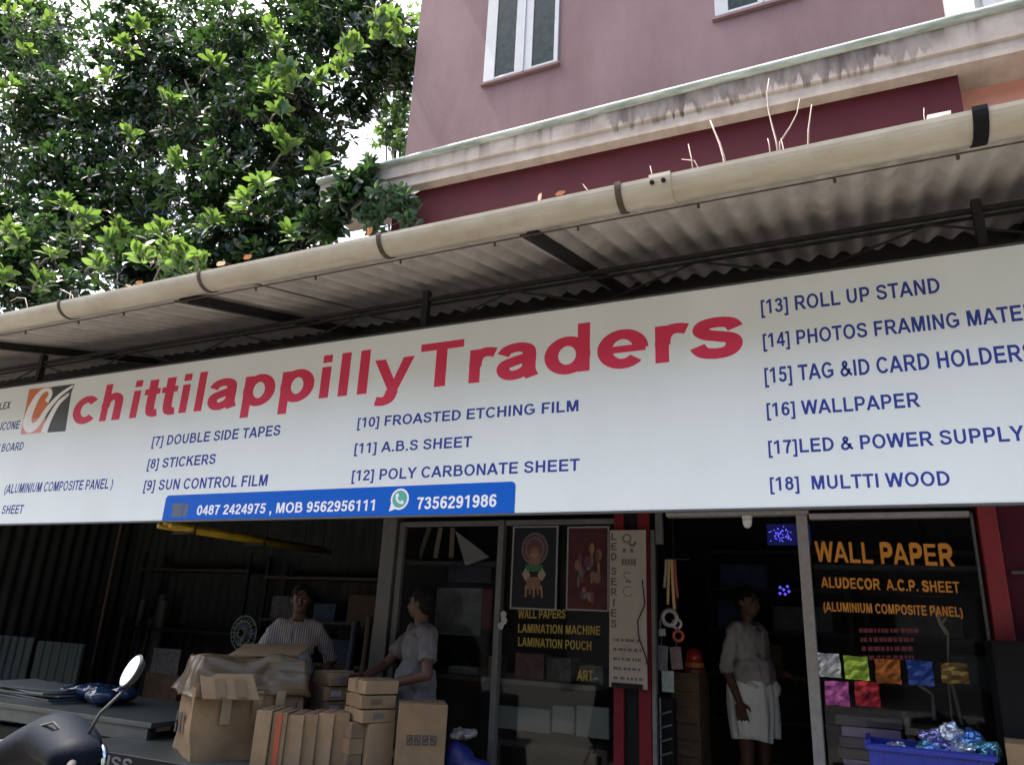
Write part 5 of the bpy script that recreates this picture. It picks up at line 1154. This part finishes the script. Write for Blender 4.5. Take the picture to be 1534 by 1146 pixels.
def shirt(t, s, arms, m_, sleeve=.9, hem=.80, belly=.11, collar=True, name='shirt', disp=.009, loose=.016, waist=1.0):
    S = lambda v: Vector(v)*s; mb = MB(); L = loose
    mb.ell(S((0, .005, 1.26)), [k*s for k in (.155+L, .10+L, .18)]); mb.ell(S((0, -.012, 1.05)), [k*s for k in (.152+L, belly+L, .18)]); mb.cap(S((-.13, .012, 1.375)), (.055+L*.7)*s, S((.13, .012, 1.375)), (.055+L*.7)*s)
    mb.tube([S((0, -.004, 1.12)), S((0, 0, .95)), S((0, .003, hem))], [(.12+L)*s*waist, (.135+L)*s*waist, (.14+L)*s*waist], 20)
    for k in (-1, 1):
        mb.ell(S((k*.07, .003, hem+.10)), [q*s for q in (.10+L, .112+L, .11)])
        el, wr = Vector(arms[k][0]), Vector(arms[k][1]); sh_ = Vector((k*.165, .012, 1.352))
        mb.cap(S((k*.09, .012, 1.375)), (.049+L*.6)*s, S(sh_), (.050+L*.6)*s)
        if sleeve <= 1: mb.tube([S(sh_), S(sh_.lerp(el, sleeve*.5)), S(sh_.lerp(el, sleeve))], [(.050+L*.6)*s, (.047+L*.8)*s, (.046+L)*s], 14)
        else: mb.cap(S(sh_), (.050+L*.6)*s, S(el), (.040+L*.8)*s); mb.tube([S(el), S(el.lerp(wr, sleeve-1))], [(.040+L)*s, (.040+L)*s], 14)
    o = remesh(mb, name, .008, m_, t, 2, local=True, disp=disp*1.5, dscale=15)
    if collar:
        c = MB(); c.tube([S((.066*math.cos(a)*1.05, .016+.066*math.sin(a), 1.428+.012*math.sin(a)-.018*max(0, -math.sin(a)))) for a in np.linspace(0, 2*math.pi, 20, endpoint=False)], .016*s, 7, closed=True); c.build('collar', m_, o, smooth=True, local=True)
        c = MB(); c.box(S((0, -.115-L, 1.2)), (.03*s, .008, .34*s), rx=.03); c.build('placket', m_, o, local=True)
    return o
def trousers(t, s, m_):
    S = lambda v: Vector(v)*s; mb = MB(); mb.ell(S((0, .005, .93)), [k*s for k in (.172, .125, .12)])
    for k in (-1, 1): mb.cap(S((k*.09, 0, .90)), .098*s, S((k*.10, -.012, .49)), .072*s); mb.tube([S((k*.10, -.012, .52)), S((k*.10, .01, .1))], [.072*s, .062*s], 14)
    return remesh(mb, 'trousers', .011, m_, t, 3, local=True, disp=.008)
def head_loc(px_, py_, Y): return P(px_, py_, Y)
# striped shirt man behind the torn carton
A1 = {-1: ((-.275, -.10, 1.13), (-.33, -.32, 1.05), (-.25, -1, -.1), (0, -.2, -1), .2), 1: ((.305, .10, 1.12), (.23, -.10, .95), (-.5, -.6, -.4), (-.6, .3, -.6), .35)}
q = P(454, 876, 5.25); H1 = q.z/1.005
t, s, hp = person('man in a pale striped shirt standing behind the torn carton', (q.x, 5.25, 0), R_(36), H1, A1, head_yaw=4)
shirt(t, s, A1, shirt_mat('striped_cloth', (.40, .37, .355), (.15, .135, .15), 17), sleeve=.98); trousers(t, s, M_MISC[0])
mb = MB(); mb.ell(hp((0, -.10, 1.54)), (.026*s, .010*s, .006*s)); mb.build('moustache', HAIR, t, local=True)
# grey shirt man seen from his left side
A2 = {-1: ((-.25, -.16, 1.13), (-.14, -.36, 1.05), (.2, -1, 0), (.6, 0, -.7), .4), 1: ((.275, -.02, 1.10), (.10, -.26, 1.01), (-.85, -.6, .02), (-.3, .6, -.7), .45)}
q = P(629, 879, 5.2); H2 = q.z/1.005
t, s, hp = person('man in a grey tee shirt turned left toward the cartons', (q.x+.03, 5.2, 0), R_(-38), H2, A2, head_yaw=-52)
shirt(t, s, A2, shirt_mat('grey_tee', (.115, .112, .115), None), sleeve=.66, collar=False, name='tee_shirt', loose=.026); trousers(t, s, M_MISC[0])
c = MB(); c.tube([Vector((.064*math.cos(a), .017+.064*math.sin(a), 1.42-.02*max(0, -math.sin(a))))*s for a in np.linspace(0, 2*math.pi, 18, endpoint=False)], .010*s, 6, closed=True); c.build('neckband', M_MISC[0], t, local=True)
wv = Vector(A2[1][1])*s; ev = Vector(A2[1][0])*s; d = (wv-ev).normalized(); o1 = d.orthogonal().normalized(); o2 = d.cross(o1); c = MB(); ctr = wv-d*.012
c.tube([ctr+(o1*math.cos(a)+o2*math.sin(a))*.033*s for a in np.linspace(0, 2*math.pi, 16, endpoint=False)], .006, 6, closed=True); c.build('wristwatch', mat('watch_steel', (.5, .5, .5), .2, metal=.9), t, local=True)
# man in the doorway with a folded white mundu
A3 = {-1: ((-.225, .055, 1.09), (-.205, -.04, .86), (.10, -.12, -1), (.75, .4, 0), .3), 1: ((.245, .05, 1.12), (.20, -.18, 1.06), (-.5, -1, -.1), (-.6, .2, -.6), .35)}
q = P(1122, 879, 6.3); H3 = (q.z-FZ)/1.005
t, s, hp = person('man in a white shirt and folded white mundu standing in the doorway', (q.x-.02, 6.3, FZ), R_(60), H3, A3, head_yaw=2, belly=.165)
shirt(t, s, A3, shirt_mat('white_shirt', (.27, .255, .26), None), sleeve=1.12, belly=.172, hem=.95, waist=1.15); 
mb = MB(); vs = []; n = 120; rows = [(1.01, .172, .182), (.96, .182, .190), (.90, .186, .188), (.82, .186, .184), (.74, .183, .178), (.67, .178, .170), (.635, .174, .164), (.595, .168, .156)]
for i, (z, a_, b_) in enumerate(rows):
    k = i/(len(rows)-1)
    for j in range(n):
        an = 2*math.pi*j/n; fr = math.exp(-((an-4.75)/.9)**2)
        tw = an+.25*math.sin(z*6)*fr
        w_ = 1+(.25+k)*(.045*math.sin(tw*8+.9*math.sin(z*9))+.03*math.sin(tw*17+z*7))+fr*(.11*k*abs(math.sin(tw*6.5+z*4))-.02)
        w_ *= 1+.13*k*(1 if 4.95 < an < 5.7 else 0)-.16*k*math.exp(-((an-4.9)/.07)**2)
        vs.append((a_*w_*math.cos(an)*s, b_*w_*math.sin(an)*s, (z-.02*k*k*fr*(1 if an < 4.9 else -1.2)+.012*k*math.sin(an*2))*s))
N = len(rows)
for i in range(N-1, -1, -1):
    for j in range(n): v = vs[i*n+j]; vs.append((v[0]*.96, v[1]*.96, v[2]))
fs = [(i*n+j, i*n+(j+1) % n, (i+1)*n+(j+1) % n, (i+1)*n+j) for i in range(2*N-1) for j in range(n)]
mb.add(vs, fs); mu = mb.build('mundu', shirt_mat('white_mundu', (.70, .75, .76), None), t, smooth=True, local=True)
mb = MB()
for k in range(3): mb.cap(Vector((-.16+.02*k, -.10-.02*k, .99-.012*k))*s, .018*s, Vector((.15, -.12+.015*k, .98-.02*k))*s, .022*s)
mb.ell(Vector((.07, -.175, .955))*s, (.05*s, .03*s, .06*s)); remesh(mb, 'waist_roll', .009, shirt_mat('white_mundu_fold', (.55, .59, .60), None), mu, 3, local=True, disp=.006, dscale=20)

# ------------------------------------------------------------------ motor scooter, front left
M_BODY = mat('scooter_paint', (.0035, .006, .011), .6, spec=.05); M_RUB = mat('black_rubber', (.012, .012, .012), .8); M_CHR = mat('chrome', (.62, .62, .62), .12, metal=1.0); M_MIR = mat('mirror_glass', (.42, .52, .57), .02, metal=1.0)
hc = P(92, 1100, 2.15); rzs = R_(-14)
t = thing('motor_scooter', 'dark blue motor scooter with round mirror parked at the lower left', 'scooter', (hc.x-.02, hc.y-.42, 0), rzs)
zh = hc.z
b = MB()
for k in range(25): u = -.5+k/24; b.ell((-.12+u*.66, .40-.10*abs(u), zh-.02+.20*min(u, .1)-.12*u*u), (.085, .125-.06*abs(u), .092-.05*abs(u)), nu=20, nv=14)
b.ell((-.08, .46, zh-.05), (.15, .10, .10)); remesh(b, 'handlebar_cover', .012, M_BODY, t, 6, local=True)
b = MB(); b.tube([Vector((.17, .36, zh+.0)), Vector((.10, .30, zh+.07)), Vector((-.02, .30, zh+.045)), Vector((-.10, .42, zh-.05))], .005, 6); b.build('control_cable', M_RUB, t, smooth=True, local=True)
b = MB(); b.box((.235, .345, zh-.03), (.05, .05, .05), rz=-.2); b.build('switch_block', M_RUB, t, local=True, bevel=.006)
b = MB(); b.ell((-.08, .565, zh-.09), (.07, .03, .055)); b.build('headlight', M_MIR, t, smooth=True, local=True)
for k in (-1, 1):
    b = MB(); b.cap((k*.24, .34, zh-.035), .014, (k*.37, .27, zh-.06), .016); gp = b.build('grip', M_RUB, t, smooth=True, local=True)
    b = MB(); b.tube([(k*.20, .40, zh-.05), (k*.28, .39, zh-.07), (k*.37, .33, zh-.085)], [.008, .007, .005], 7); b.build('brake_lever', M_CHR, gp, smooth=True, local=True)
INV = root_inv(t)
mq = INV @ P(195, 1004, 2.15); st0 = Vector((.20, .37, zh+.0))
for k, mpos in ((1, mq),):
    s0 = Vector((k*.20, .37, zh-.01)); b = MB(); b.tube([s0, s0.lerp(mpos, .35)+Vector((-k*.02, .01, .02)), mpos+Vector((0, .02, -.04))], .0065, 8); ms = b.build('mirror_stalk', M_RUB, t, smooth=True, local=True)
    n_ = -FX*.52+(RX*-.75+UX*.66)*.85; n_ = (INV.to_3x3() @ Vector(n_)).normalized()
    ax = (INV.to_3x3() @ Vector(tuple(RX*.66+UX*.75))); ax = (ax-n_*ax.dot(n_)).normalized(); ay = n_.cross(ax)
    def ell_ring(a_, b_, off, c=mpos): return [c+ax*a_*math.cos(th)+ay*b_*math.sin(th)+n_*off for th in np.linspace(0, 2*math.pi, 28, endpoint=False)]
    b = MB(); v = ell_ring(.063, .058, 0)+ell_ring(.065, .060, -.006)+ell_ring(.045, .04, -.03); b.add(v, [tuple(range(28))]+[(r*28+j, (r+1)*28+j, (r+1)*28+(j+1) % 28, r*28+(j+1) % 28) for r in (0, 1) for j in range(28)]+[tuple(range(83, 55, -1))]); mh = b.build('mirror_housing', M_RUB, ms, local=True)
    b = MB(); v = ell_ring(.058, .053, .0012)+ell_ring(.058, .053, .0004); b.add(v, [tuple(range(28)), tuple(range(55, 27, -1))]+[(j, j+28, 28+(j+1) % 28, (j+1) % 28) for j in range(28)]); b.build('mirror_face', M_MIR, ms, local=True)
b = MB()
for k in range(8): z = .36+(zh-.5)*k/7; b.ell((0, .50-.09*k/7, z), (.20-.10*k/7, .05, .10))
b.ell((0, .55, .42), (.19, .12, .12)); remesh(b, 'front_apron', .014, M_BODY, t, 6, local=True)
b = MB(); b.cap((0, .62, .38), .075, (0, .85, .36), .05); b.ell((0, .72, .42), (.08, .22, .09)); remesh(b, 'front_mudguard', .014, M_BODY, t, 5, local=True)
b = MB(); b.cap((0, -.15, .52), .14, (0, -.75, .58), .12); b.cap((0, -.6, .42), .13, (0, -.1, .40), .12); b.ell((0, -.8, .62), (.10, .12, .08)); b.bx((-.16, -.1, .30), (.16, .5, .35)); remesh(b, 'body_shell', .014, M_BODY, t, 6, local=True)
b = MB(); b.cap((0, -.08, .73), .075, (0, -.70, .77), .08); b.ell((0, -.4, .72), (.135, .36, .075)); remesh(b, 'seat', .014, M_RUB, t, 5, local=True)
for y in (.70, -.58):
    b = MB(); b.tube([(0, y+.175*math.cos(a), .235+.175*math.sin(a)) for a in np.linspace(0, 2*math.pi, 28, endpoint=False)], .058, 10, closed=True); wh = b.build('wheel', M_RUB, t, smooth=True, local=True)
    b = MB(); b.tube([(-.04, y, .235), (.04, y, .235)], .125, 20); b.build('rim', M_ALU, wh, local=True)
for k in (-1, 1):
    b = MB(); b.tube([(k*.09, .70, .235), (k*.085, .60, .62)], .022, 8); b.build('fork', M_STEEL, t, smooth=True, local=True)
b = MB(); b.ell((0, -.90, .62), (.07, .03, .045)); b.build('tail_light', M_PRED, t, smooth=True, local=True)
b = MB(); b.tube([(.16, -.2, .14), (.17, -.75, .2)], [.03, .045], 10); b.build('exhaust', M_STEEL, t, smooth=True, local=True)
b = MB(); b.tube([(-.12, 0, .31), (-.27, -.04, .012)], .012, 7); b.build('side_stand', M_STEEL, t, local=True)
mb = MB()

# ------------------------------------------------------------------ trees
LEAF_T = None
def leaf_template():
    rows = [(0, .02), (.18, .085), (.42, .165), (.66, .205), (.86, .15), (1.0, .015)]; v = []
    for u, w_ in rows: 
        drop = -.16*u*u
        for j in (-1, 0, 1): v.append((j*w_, u, drop+abs(j)*w_*.35))
    f = [(i*3+j, i*3+j+1, i*3+j+4, i*3+j+3) for i in range(len(rows)-1) for j in (0, 1)]
    return np.array(v), np.array(f)
LV, LF = leaf_template()
def foliage(name, parent, clumps, m_, size, per=7, up=.75, tilt=(28, 86)):
    """rosettes of glossy leaves spread through a set of ellipsoidal clumps: (centre, radii, rosettes)"""
    V = []; F = []; base = 0; stems = []
    for c, r, cnt in clumps:
        c = np.array(c)
        for _ in range(cnt):
            while True:
                u = rng.uniform(-1, 1, 3)
                if u @ u < 1: break
            u *= (.45+.55*rng.random()) if rng.random() < .6 else 1
            p = c+u*np.array(r)
            ax_ = u*.8+np.array([0, -.12, up])+rng.normal(size=3)*.45; ax_ /= np.linalg.norm(ax_)
            e1 = np.cross(ax_, [0, 0, 1.0]) if abs(ax_[2]) < .95 else np.array([1.0, 0, 0]); e1 /= np.linalg.norm(e1); e2 = np.cross(ax_, e1)
            n_ = rng.integers(per-2, per+3); ph0 = rng.random()*6.28
            for k in range(n_):
                ph = ph0+k*2.399; til = R_(rng.uniform(*tilt)); L = size*rng.uniform(.65, 1.2)
                dr = ax_*math.cos(til)+(e1*math.cos(ph)+e2*math.sin(ph))*math.sin(til)
                nr = ax_-dr*(ax_ @ dr); nl = np.linalg.norm(nr); nr = nr/nl if nl > 1e-3 else e1
                nr = nr+rng.normal(size=3)*.35; nr -= dr*(nr @ dr); nr /= np.linalg.norm(nr); sr = np.cross(dr, nr)
                o_ = p-ax_*rng.uniform(0, .5)*L
                V.append(o_+(LV[:, :1]*sr+LV[:, 1:2]*dr+LV[:, 2:]*nr)*L); F.append(LF+base); base += len(LV)
    V = np.concatenate(V); F = np.concatenate(F)
    me = bpy.data.meshes.new(name); me.vertices.add(len(V)); me.vertices.foreach_set('co', V.astype(np.float32).ravel())
    me.loops.add(F.size); me.loops.foreach_set('vertex_index', F.ravel().astype(np.int32)); me.polygons.add(len(F)); me.polygons.foreach_set('loop_start', np.arange(0, F.size, 4, dtype=np.int32)); me.polygons.foreach_set('loop_total', np.full(len(F), 4, dtype=np.int32))
    me.update(calc_edges=True); me.validate(); me.polygons.foreach_set('use_smooth', [True]*len(F)); me.materials.append(m_)
    if parent is not None:
        off = WM[parent.name].translation; me.transform(Matrix.Translation(-off))
    o = bpy.data.objects.new(name, me); link(o, parent); return o
M_BARK = mat('bark', (.075, .055, .042), .9, var=.4, vscale=8, bump=.6, bscale=20, stretch=(1, 1, .3))
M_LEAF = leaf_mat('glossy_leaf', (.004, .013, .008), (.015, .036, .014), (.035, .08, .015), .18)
M_LEAF2 = leaf_mat('far_leaf', (.02, .05, .015), (.05, .10, .03), (.14, .24, .04), .4)
M_LEAF3 = leaf_mat('blue_green_leaf', (.02, .05, .03), (.05, .10, .055), (.10, .2, .06), .35)
t = thing('broadleaf_tree', 'large glossy broadleaf tree filling the upper left above the awning', 'tree', (-8.4, 9.6, 0))
CL = []
def cl(px_, py_, Y, r, n, sq=(1, .9, .85)): CL.append((P(px_, py_, Y), [r*k for k in sq], n))
for a in ((60, 60, 7.2, .95, 70), (200, 40, 7.0, 1.0, 85), (350, 60, 7.0, 1.0, 85), (480, 40, 7.2, .85, 75), (570, 50, 7.4, .55, 40), (430, 150, 6.9, .8, 65), (300, 180, 7.0, .9, 70), (150, 170, 7.3, .85, 50),
          (40, 250, 7.6, .8, 34), (230, 300, 7.2, .75, 40), (370, 270, 6.9, .75, 55), (440, 320, 6.9, .55, 40), (330, 360, 6.6, .6, 45), (200, 390, 6.3, .55, 40), (90, 370, 6.5, .7, 50), (20, 400, 6.3, .5, 34), (470, 210, 7.0, .45, 26),
          (560, 110, 7.6, .4, 22), (480, 270, 7.0, .35, 18), (395, 395, 6.7, .4, 22), (280, 420, 6.3, .4, 24), (100, 430, 6.2, .45, 28),
          (130, -200, 7.6, 1.3, 90), (380, -180, 7.4, 1.3, 90), (-220, 120, 7.4, 1.2, 70), (-180, 380, 6.8, 1.0, 50), (560, -120, 7.6, .9, 50), (250, -420, 8.4, 1.6, 70), (200, 200, 9.6, 1.2, 60), (400, 120, 9.4, 1.1, 55), (80, 80, 9.6, 1.1, 50), (300, 20, 9.2, 1.1, 50)): cl(*a)
FILL = [(P(515, 300, 5.9), [.28, .2, .2], 26), (P(480, 335, 6.0), [.3, .2, .22], 26), (P(540, 270, 5.95), [.2, .15, .15], 12), (P(270, 140, 8.0), [2.9, 1.5, 1.9], 1500), (P(150, 330, 7.4), [1.9, 1.0, 1.1], 520), (P(420, 200, 7.6), [1.3, 1.1, 1.4], 480), (P(500, 20, 8.0), [1.3, 1.1, 1.2], 330), (P(300, -160, 8.4), [3.0, 1.8, 1.3], 800), (P(40, 60, 8.0), [1.7, 1.3, 1.6], 620), (P(70, 170, 7.2), [1.1, .8, .9], 260), (P(110, 260, 7.2), [1.1, .8, .8], 260), (P(10, 330, 7.0), [1.1, .8, .9], 260), (P(330, 300, 7.2), [1.0, .8, .8], 240), (P(460, 330, 7.2), [.6, .6, .5], 110), (P(540, 150, 8.4), [.5, .5, .5], 60), (P(590, 90, 8.2), [.5, .6, .7], 130), (P(-40, 230, 7.6), [1.6, 1.2, 1.7], 520), (P(30, 400, 6.7), [1.3, .8, .9], 330), (P(250, 400, 6.7), [1.3, .7, .7], 260), (P(560, 40, 7.8), [.55, .8, .9], 150), (P(380, 380, 6.9), [.8, .7, .6], 130)]
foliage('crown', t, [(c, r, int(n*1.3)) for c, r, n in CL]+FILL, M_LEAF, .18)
tb_ = MB(); base = Vector((-8.4, 9.6, 0)); fork = Vector((-8.1, 9.2, 5.0))
tb_.tube([base, base+Vector((.05, -.05, 1.5)), base+Vector((.15, -.25, 3.4)), fork], [.30, .26, .22, .19], 12)
for i, (c, r, n) in enumerate(CL):
    if i in (1, 3, 6, 12, 22, 23, 24, 25, 27, 28, 29):
        st_ = base.lerp(fork, .75+.25*random.random()); md_ = st_.lerp(c, .5)+Vector((random.uniform(-.2, .2), random.uniform(-.1, .3), random.uniform(-.1, .35)))
        tb_.tube([st_, md_, c, c+(c-md_)*.25], [.07, .045, .025, .010], 8)
tb_.build('trunk', M_BARK, t, smooth=True)
# front sprigs, sunlight painted into leaf colour, larger leaves nearer the awning edge
SP_ = [(75, 30, 5.5), (40, 12, 5.6), (190, 70, 5.7), (205, 40, 5.7), (195, 205, 5.7), (165, 115, 5.9), (410, 40, 5.8), (420, 60, 5.7), (425, 95, 5.7), (405, 130, 5.7), (420, 165, 5.6), (415, 195, 5.6), (395, 275, 5.5), (375, 300, 5.5), (430, 225, 5.7), (440, 130, 5.8), (505, 95, 5.9), (515, 70, 6.0), (560, 30, 6.0), (575, 55, 6.2), (100, 300, 5.3), (125, 320, 5.3), (112, 345, 5.3), (240, 345, 5.1), (215, 375, 5.05), (260, 370, 5.1), (245, 395, 5.0), (30, 355, 5.2), (12, 345, 5.2), (265, 240, 5.7), (320, 95, 5.9), (175, 340, 5.4), (165, 365, 5.3), (360, 300, 5.6), (470, 245, 5.9), (60, 420, 5.1), (20, 20, 5.6), (15, 130, 5.8), (35, 75, 5.8), (600, 60, 6.6), (585, 25, 6.4), (270, 395, 5.1), (300, 390, 5.3), (80, 385, 5.2), (435, 345, 6.2), (310, 330, 5.8), (5, 410, 5.1), (150, 400, 5.15), (480, 110, 5.9), (250, 150, 6.0), (535, 75, 6.1)]
foliage('leaves', t, [(P(*a), (.10, .10, .12), 3) for a in SP_], leaf_mat('sunlit_leaf', (.022, .06, .016), (.06, .125, .03), (.15, .26, .035), .2), .19, per=8, up=1.5, tilt=(15, 68))
sb = MB()
for a in SP_:
    q = P(*a); q2 = P(a[0]+random.uniform(-30, 30), a[1]+random.uniform(5, 40), a[2]+1.3); sb.tube([q2, q.lerp(q2, .5)+Vector((0, 0, .08)), q], [.02, .012, .006], 6)
sb.build('branch', M_BARK, t, smooth=True)
t = thing('distant_tree', 'smaller leaved distant tree glimpsed in the gap beside the mauve wall', 'tree', (-10.6, 15.5, 0))
CL2 = [(P(a, b_, Y), (r, r*.8, r), n) for a, b_, Y, r, n in ((590, 150, 15, .75, 60), (600, 60, 15, 1.0, 80), (578, 205, 15, .6, 40), (608, 215, 15, .6, 60), (596, 180, 15, .6, 50), (540, 60, 15.5, 1.0, 60), (560, 130, 15, .5, 30), (640, 120, 16, 1.2, 80), (655, 20, 16, 1.2, 70))]
foliage('crown', t, CL2, M_LEAF2, .19, per=7)
tb_ = MB(); e = Vector(CL2[0][0]); tb_.tube([(-10.6, 15.5, 0), (-10.4, 15.4, 4), (e.x, e.y, e.z)], [.22, .18, .05], 10)
for c, r, n in CL2[1:3]: tb_.tube([(-10.4, 15.4, 4.5), Vector((-10.4, 15.4, 4.5)).lerp(c, .5), c], [.10, .06, .02], 7)
tb_.build('trunk', M_BARK, t, smooth=True)
# leafy shrub hanging round the end of the sunshade
t = thing('rooftop_shrub', 'blue green narrow leaved shrub growing at the sunshade corner', 'shrub', P(572, 322, 6.1))
CL3 = [(P(a, b_, Y), (r, r*.8, r), n) for a, b_, Y, r, n in ((572, 300, 6.05, .24, 20), (600, 305, 6.1, .18, 14), (545, 275, 6.0, .2, 14), (560, 325, 6.05, .2, 14), (520, 280, 6.0, .14, 8), (555, 252, 6.1, .14, 7), (612, 330, 6.15, .12, 7))]
foliage('foliage', t, CL3, M_LEAF3, .14, per=8, up=.6)
sb = MB(); r0 = P(560, 345, 6.2); sb.tube([(r0.x, 6.3, 4.3), (r0.x, 6.2, r0.z), P(572, 300, 6.1)], [.03, .022, .01], 7)
for c, r, n in CL3[1:]: sb.tube([(r0.x, 6.2, r0.z), c], [.012, .005], 6)
sb.build('stem', M_BARK, t, smooth=True)
